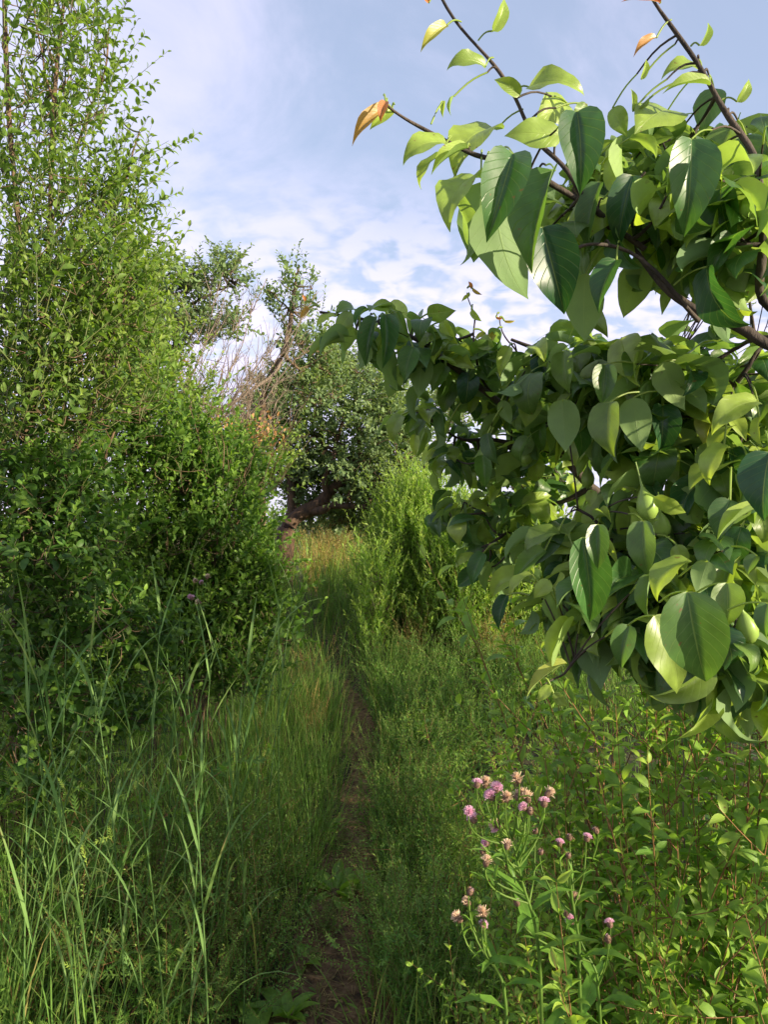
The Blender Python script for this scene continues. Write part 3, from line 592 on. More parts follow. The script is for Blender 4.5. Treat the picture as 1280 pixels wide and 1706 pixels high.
def put(protos, px, py, label, group, scale=1.0, D=None, jit=True):
    k = int(rng.integers(0, len(protos))); pr = protos[k]
    p = hit(px, py) if D is None else gbase(px, D)
    rz = rng.uniform(0, 6.28)
    if id(pr) not in used:
        used.add(id(pr)); pr.location = p; pr.rotation_euler = (0, 0, rz); pr.scale = (scale,)*3; pr['label'] = label; pr['group'] = group; return pr
    r = dup(pr, p, rz, scale, label); r['group'] = group; return r

# mounds right of the path (pixel of the base)
protoP = [proto_weed('spired_weed', 9, .46, .22, 60, .013, T_ELL, M_WEED, .3, 1.2, 'weed', ang=1.25) for _ in range(3)]
gP = 'thin spired weeds along the path'
for px, py, s, lab in ((665, 1450, 1.2, 'spired weed leaning from the right over the path middle'), (700, 1395, 1.2, 'spired weed behind the one leaning over the path middle'), (645, 1690, 1.1, 'pale spired weed at the bottom edge right of the bare soil'), (680, 1620, 1.2, 'pale spired weed crossed by the long bent grass leaf'), (725, 1700, 1.2, 'pale spired weed at the bottom edge by the sapling leaves'),
                       (745, 1500, 1.2, 'spired weed left of the compound leafed seedling'), (640, 1340, 1.0, 'spired weed at the right edge where the path is darkest'), (440, 1290, 1.2, 'spired weed with yellow seeds among the left grass'), (490, 1340, 1.1, 'spired weed at the left path edge, seeded to the tip'), (530, 1420, .8, 'short spired weed on the left side of the path'), (150, 1740, 1.2, 'spired weed at the bottom edge, far left'), (350, 1745, 1.0, 'spired weed at the bottom edge, left of the soil'),
                       (670, 1250, 1.1, 'spired weed among the bright green mounds'), (735, 1260, 1.1, 'spired weed behind the dark mounds right of the path'), (620, 1540, .7, 'small spired weed on the right part of the bare soil')):
    put(protoP, px, py, lab, gP, s)
gK = 'low bushy weeds along the right side of the path'
for px, py, s, lab in ((650, 1165, 1.25, 'light green weed mound at the farther end of the right path edge'), (700, 1160, 1.3, 'light green weed mound beside the farthest one, right of the bend'), (760, 1165, 1.3, 'weed mound below the feathery shrubs, right of the path bend'),
                       (655, 1235, 1.25, 'bright green weed mound where the path narrows'), (710, 1230, 1.3, 'bright green weed mound second from the narrowing of the path'), (775, 1235, 1.3, 'green weed mound behind the young shoots, mid right'), (840, 1200, 1.3, 'green weed mound in front of the dark grass, under the pear crown'),
                       (690, 1340, 1.2, 'dark green weed mound halfway along the right path edge'), (760, 1330, 1.2, 'dark weed mound behind the thistle heads'), (650, 1420, 1.0, 'drooping green weed that spills onto the path'), (705, 1440, 1.15, 'spiky green weed left of the pink thistle heads'),
                       (760, 1480, 1.1, 'weed at the foot of the thistles, behind the compound leaf'), (690, 1540, 1.0, 'weed with pale spires left of the compound leaf'), (672, 1660, 1.0, 'yellowish spired weed at the bottom edge of the path'), (735, 1640, 1.05, 'yellow green spired weed at the bottom, beside the thistle shrub'),
                       (700, 1740, 1.1, 'yellow green weed cut by the bottom edge, right of the path'), (640, 1300, .9, 'small weed at the right path edge beyond the spilling one'), (915, 1210, 1.3, 'weed mound under the yellow tipped pear shoot'), (620, 1110, 1.1, 'weed tuft where the path disappears, right side'), (680, 1200, 1.2, 'weed mound between the two bright green ones'), (740, 1195, 1.2, 'weed mound behind the second bright green one'), (545, 1050, 1.0, 'weed clump closing the path just beyond its bend, left'), (575, 1030, 1.1, 'weed clump closing the path beyond its bend, right'), (550, 1010, 1.2, 'weed clump farther up where the path has vanished, left'), (590, 1005, 1.2, 'weed clump farther up where the path has vanished, right'), (820, 1160, 1.3, 'weed mound in front of the reddish seeding weed'), (880, 1160, 1.3, 'weed mound below the lowest left pear leaf'), (660, 1290, 1.1, 'dark weed mound below the bright green ones at the path'), (720, 1285, 1.2, 'dark weed mound second from the path, below the bright ones'), (790, 1280, 1.2, 'dark weed mound just behind the thistle cluster, left'), (640, 1370, .9, 'low dark weed leaning over the path from the right'), (730, 1390, 1.1, 'dark weed mound left of the lone pink head cluster'), (655, 1480, .9, 'small weed at the path edge above the long bent grass leaf'), (710, 1490, 1.0, 'weed behind the long bent grass leaf'), (650, 1600, .8, 'small weed where the long grass leaf crosses the path edge'), (790, 1700, 1.0, 'yellow green weed at the bottom under the thistle leaves')):
    put(protoK, px, py, lab, gK, s*1.0)
gY = 'yellow brown dry weeds at the end of the path'
for px, py, s, lab in ((520, 985, 1.5, 'tan seeding weed left of the path end'), (555, 975, 1.7, 'reddish tan seeding weed in the middle of the path end'), (590, 985, 1.6, 'yellow tan weed right of the path end'), (535, 940, 1.6, 'yellow weed at the foot of the leaning tree'), (575, 930, 1.5, 'golden weed behind the reddish tan one'),
                       (505, 1160, .9, 'brown seeding weed left of the path bend'), (525, 1245, .8, 'tan seeding weed beside the bare stretch of path'), (690, 1120, 1.1, 'beige seed heads in front of the feathery shrubs'), (800, 1090, 1.2, 'brown seed heads under the hanging pear leaves'), (830, 1130, 1.1, 'reddish seeding weed at the base of the dark grass')):
    put(protoY, px, py, lab, gY, s)
gF = 'feathery yellow brown weeds in the left foreground'
for px, py, s, lab in ((250, 1640, 1.15, 'feathery olive weed low in the left foreground, behind the lowest spires'), (340, 1600, 1.15, 'feathery olive weed in the middle of the left foreground'), (420, 1560, 1.1, 'feathery brownish weed leaning over the left path edge'), (160, 1620, 1.1, 'feathery weed under the pale reed leaves, left'), (450, 1640, .9, 'sparse feathery weed at the left edge of bare soil'),
                       (480, 1480, .9, 'feathery weed at the left path edge, behind the leaning one'), (300, 1720, 1.0, 'feathery weed cut by the bottom edge, left of the path'), (400, 1700, .8, 'small feathery weed cut by the bottom edge beside bare soil'), (470, 1380, .8, 'feathery weed farther up the left path edge'), (200, 1560, 1.3, 'broad feathery weed behind the olive one'), (330, 1520, 1.3, 'broad feathery weed at the foot of the middle reeds'), (540, 1300, .7, 'feathery weed leaning over the path from the left'), (520, 1180, .8, 'feathery weed at the left edge of the bare stretch'), (560, 1420, .55, 'small feathery weed on the path behind the flat rosette'), (545, 1560, .45, 'tiny feathery weed on the path in front of the flat rosette'), (90, 1720, 1.0, 'feathery weed in the bottom left corner')):
    put(protoF, px, py, lab, gF, s)
gM = 'cut leafed mugwort plants'
for px, D, s, lab in ((40, 2.5, 1.75, 'tall mugwort with cut leaves at the left edge below the dense bush'), (110, 2.7, 1.5, 'mugwort in shade right of the left edge one'), (5, 2.1, 1.35, 'mugwort at the left edge behind the reed leaves'), (250, 2.2, 1.0, 'bright cut leafed mugwort among the feathery weeds'), (290, 2.05, .75, 'small bright mugwort right of its taller neighbour'),
                      (180, 2.5, 1.3, 'shaded mugwort behind the reed stalks'), (130, 1.75, .7, 'low mugwort near the bottom edge left'), (60, 1.75, .8, 'low mugwort in the bottom left corner'), (215, 1.8, .6, 'lowest mugwort left of the bare soil'), (400, 3.1, 1.1, 'mugwort at the foot of the broad bushy shrub'), (690, 4.6, .8, 'mugwort rising from the bright green mounds right of the path'), (780, 4.2, .9, 'mugwort right of the bright green mounds'), (860, 4.6, .9, 'mugwort in front of the dark grass under the pear crown'), (730, 3.4, .7, 'mugwort between the dark mounds and the thistles'), (660, 3.7, .6, 'small mugwort at the right path edge'), (800, 3.0, .8, 'mugwort close behind the thistle cluster'), (910, 3.8, 1.0, 'mugwort beyond the saplings under the yellow pear tip')):
    put(protoM, px, 0, lab, gM, s, D)

# ---- reed stalks
def proto_reed():
    r = thing('reed_stalk', (0, -50, 0), 'x', 'grass'); r['_o'] = [0, 0, 0]
    H = rng.uniform(.85, 1.15); t = np.linspace(0, 1, 9); ln = rng.uniform(-.16, .16, 2)
    path = np.stack([ln[0]*t**1.6*H, ln[1]*t**1.6*H, t*H], -1); g = Geo(); g.tubes(path, (.0028*(1-.6*t))[None], 5, .1); 
    gl = Geo(); k = 7; tt = np.linspace(.22, .97, k); P = np.stack([np.interp(tt, t, path[:, c]) for c in range(3)], -1)
    az = np.arange(k)*math.pi+rng.normal(0, .5, k)+rng.uniform(0, 6); 
    gl.blades(P, az, rng.uniform(.12, .6, k), rng.uniform(.16, .32, k), rng.uniform(.0030, .0055, k), rng.uniform(.1, 1.3, k)*(1+.5*(rng.random(k) < .2)), tint=rng.uniform(0, .8, k), seg=8)
    gl.build('leaves', M_REED, r); g.build('stem', M_REED, r); return r
protoR = [proto_reed() for _ in range(6)]
gR = 'reed stalks in the left foreground'
ORD = ('first', 'second', 'third', 'fourth', 'fifth', 'sixth', 'seventh', 'eighth', 'ninth', 'tenth', 'eleventh', 'twelfth')
for row, D, x0, x1, cnt in (('nearest', 1.85, -30, 360, 12), ('middle', 2.3, 0, 420, 12), ('farthest', 2.9, 150, 480, 11)):
    for k in range(cnt):
        px = x0+(x1-x0)*(k+.5+rng.uniform(-.3, .3))/cnt
        r = put(protoR, px, 0, 'reed stalk with arching leaves, %s from the left in the %s row of the grass' % (ORD[k], row), gR, rng.uniform(.85, 1.15), D+rng.uniform(-.12, .12)); r.rotation_euler[0] = rng.normal(0, .07); r.rotation_euler[1] = rng.normal(0, .09)
# named reed leaves that stand out
# ---- grass (uncountable)
def grass(n, xr, yr, hr, wr, keep, tint=(0, .5), droop=(.05, 1.2), seg=6, name='grass', label='long green grass'):
    x = rng.uniform(*xr, n); y = yr[0]+(yr[1]-yr[0])*rng.random(n)**1.2; k = keep(x, y); x, y = x[k], y[k]; n = len(x)
    cl = .5+.5*np.sin(x*5.1+2*np.sin(y*3.3))*np.sin(y*4.3+x)
    k = rng.random(n) < .35+.65*cl; x, y, cl = x[k], y[k], cl[k]; n = len(x)
    g = Geo(); h = rng.uniform(*hr, n)*(.6+.5*cl)
    ti = rng.uniform(*tint, n); ti = np.where(rng.random(n) < .03, rng.uniform(1.2, 2, n), ti)
    g.blades(on(x, y, -.01), rng.uniform(0, 6.28, n), np.abs(rng.normal(.12, .14, n)), h, rng.uniform(*wr, n), rng.uniform(*droop, n)*(1+1.2*(rng.random(n) < .15)), ti, seg)
    return tag(g.build(name, M_GRASS), label, 'grass', kind='stuff')
pw = .22
grass(19000, (-2.6, 1), (1.7, 5.2), (.25, .82), (.0011, .0030), lambda x, y: (x < path_x(y)-.10-.13*sm(3.0, 2.1, y)) & (x < .1) & ((y > 2.7) | (x < -.95) | (rng.random(len(x)) < .3)), label='long green grass left of the path')
grass(9000, (-3, 1), (4.8, 9.5), (.35, .75), (.0022, .0045), lambda x, y: x < path_x(y)-.06+.0*y+np.where(y > 6.2, .5, 0), label='tall bluish grass left of the path end', seg=5)
grass(13000, (-.2, 3.5), (4.6, 9.5), (.25, .60), (.0018, .004), lambda x, y: (x > path_x(y)+np.where(y > 6.2, -.6, .12)), label='dark grass right of the path', seg=5)
grass(9000, (-.2, 2.8), (1.4, 3.8), (.12, .50), (.0015, .003), lambda x, y: (x > path_x(y)+.12), tint=(.2, .9), label='short grass under the weeds right of the path')
grass(4200, (-1.2, .6), (1.9, 8), (.05, .20), (.0010, .0022), lambda x, y: (np.abs(x-path_x(y)) < .34) & (np.abs(x-path_x(y)) > .05+.07*np.sin(y*5)), label='small grass tufts on the path edges', tint=(.1, .9), seg=4)
grass(20000, (-14, 16), (9, 30), (.4, .8), (.006, .012), lambda x, y: y > 9, label='wild grass around the orchard trees', seg=4, tint=(.3, 1.0))
grass(16000, (-10, -2.4), (.5, 10), (.35, .8), (.003, .007), lambda x, y: y > 0, label='tall grass beyond the left shrubs', seg=4)
grass(9000, (2.4, 9), (.5, 10), (.3, .7), (.003, .006), lambda x, y: y > 0, label='tall grass under the orchard trees at the right', seg=4)
# creeping ground cover and litter
g = Geo(); n = 15000; x = rng.uniform(-2.5, 2.8, n); y = 1.5+7*rng.random(n)**1.4; d = np.abs(x-path_x(y)); k = (d > .14+.14*sm(3.2, 2.1, y)+.10*np.sin(y*7)*np.sin(x*9)) | (rng.random(n) < .10); x, y = x[k], y[k]; n = len(x)
T = unit(np.stack([rng.normal(size=n), rng.normal(size=n), rng.uniform(.1, 1.1, n)], -1)); g.leaves(on(x, y, .005)+np.array([0, 0, 1])*rng.uniform(0, .07, (n, 1)), T, np.array([0, 0, 1.]), rng.uniform(.012, .035, n), T_ELL, rng.uniform(0, .7, n))
tag(g.build('ground_cover', M_MUG), 'creeping small leafed ground cover', 'ground cover', kind='stuff')
g = Geo(); n = 3500; x = rng.uniform(-2, 2, n); y = rng.uniform(1.6, 8, n); x = np.where(rng.random(n) < .5, path_x(y)+rng.normal(0, .16, n), x); az = rng.uniform(0, 6.28, n); Lh = rng.uniform(.02, .11, n)
A = on(x, y, .012); B = on(x+np.cos(az)*Lh, y+np.sin(az)*Lh, .014+.01*rng.random(n)); g.tubes(np.stack([A, (A+B)/2+[0, 0, .004], B], 1), .0009, 3)
g.leaves(A, np.stack([np.cos(az), np.sin(az), .15+0*az], -1), np.array([0, 0, 1.])+rng.normal(0, .3, (n, 3)), rng.uniform(.008, .022, n), T_ELL, 0)
tag(g.build('dry_litter', M_DRY), 'dry straw and fallen leaf bits on the path soil', 'litter', kind='stuff')

g = Geo(); n = 900; y = rng.uniform(1.8, 6.5, n); x = path_x(y)+rng.normal(0, .12, n); c0 = on(x, y, .003); sz = rng.uniform(.002, .009, n)**1.0
base_ = np.array([[math.cos(a_)*.9, math.sin(a_)*.9, z_] for z_ in (-.5, .35) for a_ in np.arange(6)*PI_/3]); base_[6:, :2] *= .6
V = c0[:, None]+sz[:, None, None]*base_[None]*rng.uniform(.7, 1.3, (n, 12, 3)); q = np.array([[j, (j+1) % 6, 6+(j+1) % 6, 6+j] for j in range(6)]+[[6, 7, 8, 9], [6, 9, 10, 11]])
g.add(V, q[None]+(np.arange(n)*12)[:, None, None]); tag(g.build('pebbles', M_PATH, smooth=False), 'crumbs of earth and small pebbles on the path', 'pebbles', kind='stuff')

# ---- rosettes on the path
def rosette(px, py, s, label, tms=T_OVA, n=9, up=.35):
    p = hit(px, py); r = thing('rosette_weed', p, label, 'weed', 'leafy rosettes on the path'); g = Geo(); az = np.arange(n)*2.4+rng.normal(0, .2, n)
    T = np.stack([np.cos(az), np.sin(az), up+rng.uniform(-.1, .5, n)], -1); g.leaves(np.tile(p, (n, 1)), T, np.array([0, 0, 1.]), s*rng.uniform(.7, 1.1, n), tms, .3, .62); g.build('leaves', M_SHOOT, r)
rosette(560, 1490, .17, 'flat broad leafed rosette in the middle of the path, behind the bare soil', n=11)
rosette(505, 1610, .10, 'small rosette at the left edge of the bare soil'); rosette(480, 1700, .14, 'large leafed rosette at the bottom edge left of the bare soil', up=.7)
rosette(430, 1735, .13, 'rosette cut by the bottom edge, left of the others', up=.7); rosette(640, 1590, .08, 'tiny rosette right of the bare soil'); rosette(535, 1390, .13, 'narrow rosette in shade farther up the path'); rosette(600, 1695, .06, 'seedling on the bare soil at the bottom edge')
# compound leaf seedling + long bent grass leaf
p = hit(745, 1560); r = thing('locust_seedling', p, 'small seedling with paired oval leaflets left of the lone pink thistle head', 'seedling')
g = Geo(); q = at(775, 1500, p[1]-.15); st = curve([p, (p+q)/2+[0, 0, .02], q], 8); g.tubes(st, np.full((1, 8), .0015), 4); g.leaves(np.array([q, q, st[5]]), np.array([[-.9, -.2, .15], [.6, -.3, .3], [-.8, -.3, -.1]]), np.array([0, -.4, 1.]), np.array([.17, .13, .12]), T_PIN, .35); g.build('leaves', M_SHOOT, r)
p = hit(735, 1690); r = thing('grass_leaf', p, 'single long pale grass leaf bent over the right path edge', 'grass'); g = Geo()
pa = curve([p, at(715, 1640, 1.95), at(690, 1560, 1.95), at(664, 1495, 1.95)], 10); g.blades(pa[:1], np.array([math.pi*.92]), np.array([.35]), np.array([.42]), np.array([.004]), np.array([.35]), .6, 9); g.build('blade', M_GRASS, r)

# ------------------------------------------------------------------ lower right: leafy shoots
def proto_shoot(n, h, lean):
    r = thing('leafy_sapling', (0, -50, 0), 'x', 'sapling'); r['_o'] = [0, 0, 0]
    P = np.stack([rng.normal(0, .025, n), rng.normal(0, .025, n), np.zeros(n)], -1)
    D = unit(np.stack([rng.normal(0, lean, n), rng.normal(0, lean, n), np.ones(n)], -1)); L = h*rng.uniform(.7, 1.05, n); bend = rng.normal(0, .07, (n, 3))
    gl, gs = Geo(), Geo(); shoots(gl, gs, P, D, L, bend, 32, .058, .9, T_OVA, rad=.003, tint0=0, tint1=1.0, opp=True, t0=.15, stint=1.15, jit=.3, wid=.8, shrink=.5)
    for t in np.linspace(.30, .9, 6):
        PP = P+D*(L*t)[:, None]+bend*L[:, None]*t*t; DD = unit(D+rng.normal(0, .5, (n, 3)))
        shoots(gl, gs, PP, DD, L*.28, np.array([0, 0, .12]), 10, .048, .95, T_OVA, rad=.0016, tint0=.1, tint1=1.0, opp=True, stint=1.3, jit=.3, wid=.8)
    gl.build('leaves', M_SHOOT, r); gs.build('stems', M_GTWIG, r); return r
protoS = [proto_shoot(5, 1.0, .16) for _ in range(5)]
gS = 'leafy saplings in the lower right'
SH = ((800, 1.75, .62, 'lowest leafy sapling behind the lone pink thistle head'), (850, 1.9, .80, 'leafy sapling with the tall thin shoot left of the others'), (900, 1.6, .70, 'leafy sapling among the thistle stems'), (930, 2.1, .98, 'leafy sapling behind the brown bare stalk, under the yellow pear tip'), (960, 1.5, .66, 'leafy sapling right of the thistle heads, low'),
      (1000, 1.85, .95, 'leafy sapling with reddish stems at the middle of the lower right'), (1050, 1.6, .80, 'leafy sapling in front of the white dry stalk'), (1075, 2.1, 1.12, 'tall leafy sapling reaching the lowest pear leaves'), (1110, 1.75, .95, 'leafy sapling just behind the white dry stalk'), (1150, 1.5, .78, 'low leafy sapling left of the big round leaf'),
      (1180, 1.95, 1.08, 'leafy sapling touching the shaded pear leaves'), (1215, 1.6, .92, 'leafy sapling second from the right edge'), (1265, 1.75, 1.05, 'leafy sapling at the right edge, upright'), (1300, 1.5, .95, 'leafy sapling cut by the right edge'), (1010, 1.35, .50, 'bottom leafy sapling under the low pink thistle heads'),
      (1100, 1.35, .52, 'bottom leafy sapling below the big round leaf'), (1200, 1.35, .58, 'leafy sapling in the bottom right corner'), (880, 1.4, .45, 'bottom leafy sapling left of the thistle stems'), (940, 1.75, .78, 'leafy sapling directly behind the two pink heads'), (1240, 2.2, 1.15, 'farthest leafy sapling at the right, in the pear shade'),
      (830, 1.55, .40, 'short leafy sapling at the left front of the thicket'), (1140, 2.3, 1.1, 'farthest leafy sapling in the middle of the thicket'), (1290, 2.05, 1.1, 'leafy sapling behind the one cut by the right edge'), (1040, 1.95, 1.0, 'slim leafy sapling left of the tallest one'), (820, 2.9, .85, 'lone leafy sapling well behind the thistle cluster'), (760, 3.6, .62, 'small leafy sapling among the dark mounds'), (870, 3.2, .95, 'leafy sapling behind the lone one, under the pear crown'), (700, 4.4, .5, 'smallest leafy sapling, in the bright green mounds'))
for px, D, s, lab in SH: r = put(protoS, px, 0, lab, gS, s*(.88 if px < 965 else 1.12 if px < 1040 else 1.2), D); r.rotation_euler[0] = rng.normal(0, .06); r.rotation_euler[1] = rng.normal(0, .06)
# white dry stalk & brown stalk
for pts, nm, lab, rr in (([G(1150, 1.8), (1143, 1400, 1.8), (1137, 1280, 1.8), (1134, 1172, 1.8)], 'dry_stalk', 'thin white dry stalk standing upright among the saplings', .0025), ([G(1000, 2.3), (985, 1330, 2.3), (968, 1240, 2.25), (955, 1180, 2.2)], 'dry_stalk', 'thin brown bare stalk left of the white dry one', .003)):
    r = thing(nm, at(*pts[0]), lab, 'stalk'); g = Geo(); g.tubes(wobble(pxl(pts), .004), np.linspace(rr, rr*.5, 20)[None], 5)
    for _ in range(3):
        k = rng.uniform(.4, .9); q = pxl(pts)[int(k*19)]; g.tubes(np.linspace(q, q+np.array([rng.uniform(-.08, .08), 0, .07]), 4), .001, 3)
    g.build('stem', M_DEAD if rr < .003 else M_TWIG, r)

# ------------------------------------------------------------------ thistles
def lathe(g, prof, sides=12, tint=0.0):
    m = len(prof); a = np.arange(sides)*2*math.pi/sides
    V = np.array([[(r_*math.cos(x), r_*math.sin(x), z_) for x in a] for r_, z_ in prof]).reshape(-1, 3)
    Q = [(i*sides+j, i*sides+(j+1) % sides, (i+1)*sides+(j+1) % sides, (i+1)*sides+j) for i in range(m-1) for j in range(sides)]
    g.add(V, Q, None, tint)
def spikes(g, n, z0, r0, L, W, spread, up=.3):
    v = unit(rng.normal(size=(n, 3))*[1, 1, 1]+[0, 0, up]); v[:, 2] = np.abs(v[:, 2])*spread+.12; v = unit(v)
    P = np.array([0, 0, z0])+v*[r0, r0, r0*.4]; g.leaves(P, v, rng.normal(size=(n, 3)), L*rng.uniform(.8, 1.15, n), [leaf_template([0, .6, 1], 3, lambda t: W, .6, .3)], 0)
def head_mesh(kind):
    gc, gf = Geo(), Geo()
    if kind == 'pink':
        lathe(gc, [(.0004, -.001), (.003, 0), (.0052, .003), (.0056, .0065), (.0046, .010), (.003, .0115)]); spikes(gf, 260, .0080, .0040, .0060, .06, 1.6)
    elif kind == 'tan':
        lathe(gc, [(.0004, -.001), (.003, 0), (.0050, .004), (.0048, .009), (.0040, .013)]); spikes(gf, 160, .008, .0035, .0085, .07, 4.5)
    else:
        lathe(gc, [(.0004, -.001), (.0028, 0), (.0046, .003), (.0048, .006), (.0030, .010), (.0012, .0115)]); spikes(gf, 20, .009, .0012, .003, .09, 2)
    sc = 34; az = rng.uniform(0, 6.28, sc); z = rng.uniform(.0005, .009, sc); P = np.stack([np.cos(az)*.0047, np.sin(az)*.0047, z], -1)
    gc.leaves(P, np.stack([np.cos(az)*.5, np.sin(az)*.5, 1+0*az], -1), np.stack([np.cos(az), np.sin(az), 0*az], -1), .004, [leaf_template([0, .5, 1], 3, lambda t: .22*(1-t)+.02, .2, -.3)], .5)
    c = gc.build('flower_head', M_CAL, None); f = gf.build('florets', M_PINK if kind != 'tan' else M_TAN, None); f.parent = c
    C.objects.unlink(c); C.objects.unlink(f); return c, f
HEAD = {k: head_mesh(k) for k in ('pink', 'tan', 'bud')}
def thistle(label, basepx, D, joints, heads, leavesn=14, hs=1.0):
    r = thing('thistle', gbase(basepx, D), label, 'thistle', 'thistle plants'); gs = Geo(); main = wobble(pxl([G(basepx, D)]+[(a, b, D+c) for a, b, c in joints]), .004)
    gs.tubes(main, np.linspace(.0036, .0022, len(main))[None], 6, .2); gl = Geo()
    top = main[len(main)//3:]
    for (px, py, kind) in heads:
        h = at(px, py, D+rng.uniform(-.07, .07)); d = np.linalg.norm(top-h-[0, 0, -.10], axis=1); k = int(d.argmin()); s = top[k]
        mid = (s+h)/2+np.array([(h[0]-s[0])*.25, 0, -.015]); pa = curve([s, mid, h-[0, 0, .02], h], 9); gs.tubes(pa, np.linspace(.0020, .0012, 9)[None], 5, .3)
        gl.leaves(pa[3:6:2], pa[4:7:2]-pa[3:6:2]+rng.normal(0, .02, (2, 3)), np.array([0, 0, 1.]), .035, T_LAN, .1)
        c0, f0 = HEAD[kind]; c = c0.copy(); f = f0.copy(); C.objects.link(c); C.objects.link(f); c.parent = r; f.parent = c
        c.location = h-np.array(r['_o']); ax = unit(pa[-1]-pa[-2]+rng.normal(0, .006, 3)); c.rotation_euler = Vector(ax+[0, 0, .4]).to_track_quat('Z', 'Y').to_euler(); sc_ = hs*rng.uniform(.9, 1.2); c.scale = (sc_,)*3
        if kind == 'tan': c['label'] = 'faded tan flower head'
        if kind == 'pink': c['label'] = 'open pink flower head'
        if kind == 'bud': c['label'] = 'closed round bud'
    n = leavesn; k = np.linspace(1, len(main)-3, n).astype(int); az = np.arange(n)*2.4
    gl.leaves(main[k], np.stack([np.cos(az), np.sin(az), .7+0*az], -1), np.array([0, 0, 1.]), np.linspace(.15, .06, n), T_LAN, 0, 1.2)
    gs.build('stem', M_GRASS, r); gl.build('leaves', M_SHOOT, r)
D0 = 1.30
thistle('much branched thistle carrying the largest cluster of pink and tan heads', 915, D0, [(905, 1640, 0), (885, 1530, 0), (868, 1450, 0), (852, 1390, 0)],
        [(795, 1313, 'pink'), (826, 1320, 'pink'), (822, 1332, 'pink'), (808, 1312, 'tan'), (866, 1303, 'tan'), (876, 1328, 'tan'), (862, 1333, 'tan'), (843, 1335, 'tan'), (876, 1350, 'pink'), (907, 1345, 'pink'), (781, 1356, 'pink'), (792, 1371, 'pink'), (818, 1371, 'pink'), (835, 1376, 'tan'), (881, 1337, 'tan'), (815, 1406, 'pink'), (845, 1415, 'tan'), (892, 1387, 'bud'), (805, 1424, 'bud'), (809, 1444, 'tan'), (883, 1357, 'bud'), (909, 1326, 'tan')])
thistle('thistle with two pink heads side by side and small buds, right of the big cluster', 985, D0+.05, [(970, 1640, 0), (958, 1540, 0), (950, 1460, 0)], [(932, 1410, 'pink'), (977, 1402, 'pink'), (947, 1429, 'bud'), (950, 1400, 'bud'), (900, 1423, 'bud'), (997, 1388, 'bud')], 10)
thistle('short thistle with a lone pink head above the compound leafed seedling', 850, D0, [(840, 1650, 0), (815, 1580, 0)], [(803, 1543, 'pink'), (781, 1490, 'bud'), (783, 1508, 'tan'), (806, 1526, 'tan'), (770, 1535, 'tan')], 8)
thistle('low thistle with two pink heads far apart, below the pair of pink heads', 1010, D0+.05, [(1000, 1680, 0), (985, 1600, 0)], [(957, 1503, 'tan'), (954, 1539, 'pink'), (1018, 1546, 'pink'), (1014, 1571, 'bud'), (945, 1527, 'bud'), (862, 1510, 'bud')], 8)
thistle('thistle with dusty pink heads leaning out of the dark bush left of the path', 300, 2.9, [(310, 1080, 0), (322, 1020, 0)], [(320, 1000, 'pink'), (329, 967, 'tan'), (338, 972, 'pink'), (318, 995, 'pink'), (335, 1005, 'tan'), (303, 1072, 'bud'), (344, 965, 'tan')], 8, 1.15)
thistle('thistle with dull purple heads at the right end of the dark bush', 440, 4.2, [(440, 960, 0), (445, 935, 0)], [(438, 915, 'pink'), (447, 910, 'pink'), (462, 925, 'pink'), (470, 928, 'bud')], 6, 1.4)

# ------------------------------------------------------------------ pear tree
TB = np.array([1.75, 1.15, 0.0]); TB[2] = gz(TB[0], TB[1])
pear = thing('pear_tree', TB, 'pear tree reaching in from the right with large drooping glossy leaves and small green pears', 'tree')
fork = TB+[0, 0, 1.05]
g = Geo(); tp = wobble(curve([TB-[0, 0, .05], TB+[0.02, 0, .5], fork, fork+[.05, .1, .6], fork+[.2, .1, 1.3]], 20), .015); g.tubes(tp, np.linspace(.085, .03, 20)[None], 12); g.build('trunk', M_BARK, pear)
def hero(gl, base, tip, D, dD=0.0, roll=0.0, wid=1.0, tint=0.0, tm=None, petiole=None):
    P = at(*base, D); Q = at(*tip, D+dD); tm = T_HERO[rng.integers(0, len(T_HERO))] if tm is None else T_HERO[tm]
    v, q, u = tm; ch = v[-v.shape[0]//1:][(-5)] if False else v[u[:, 1] > .999].mean(0); Lc = np.linalg.norm(ch); L = np.linalg.norm(Q-P)/Lc
    d = unit(Q-P); view = unit(CAM-P); Nn = unit(view-(view*d).sum()*d); Xx = np.cross(d, Nn); Nn = Nn*math.cos(roll)+Xx*math.sin(roll)
    # rotate template so its chord lies on d
    c = unit(ch); T = d*c[1]+Nn*(-c[2]); Nn2 = d*c[2]+Nn*c[1]
    gl.leaves(P[None], T[None], Nn2[None], np.array([L]), [tm], tint, wid)
    if petiole is not None:
        e = at(*petiole, D+.02); gl.tubes(curve([e, (e+P)/2+[0, 0, .006], P], 6), .0011, 4, .8)
def z2(x, y): return (560+.5625*x, .5625*y)
def z5(x, y): return (700+.4531*x, 500+.4531*y)
def z4(x, y): return (380+.3906*x, 400+.3906*y)
PI = math.pi
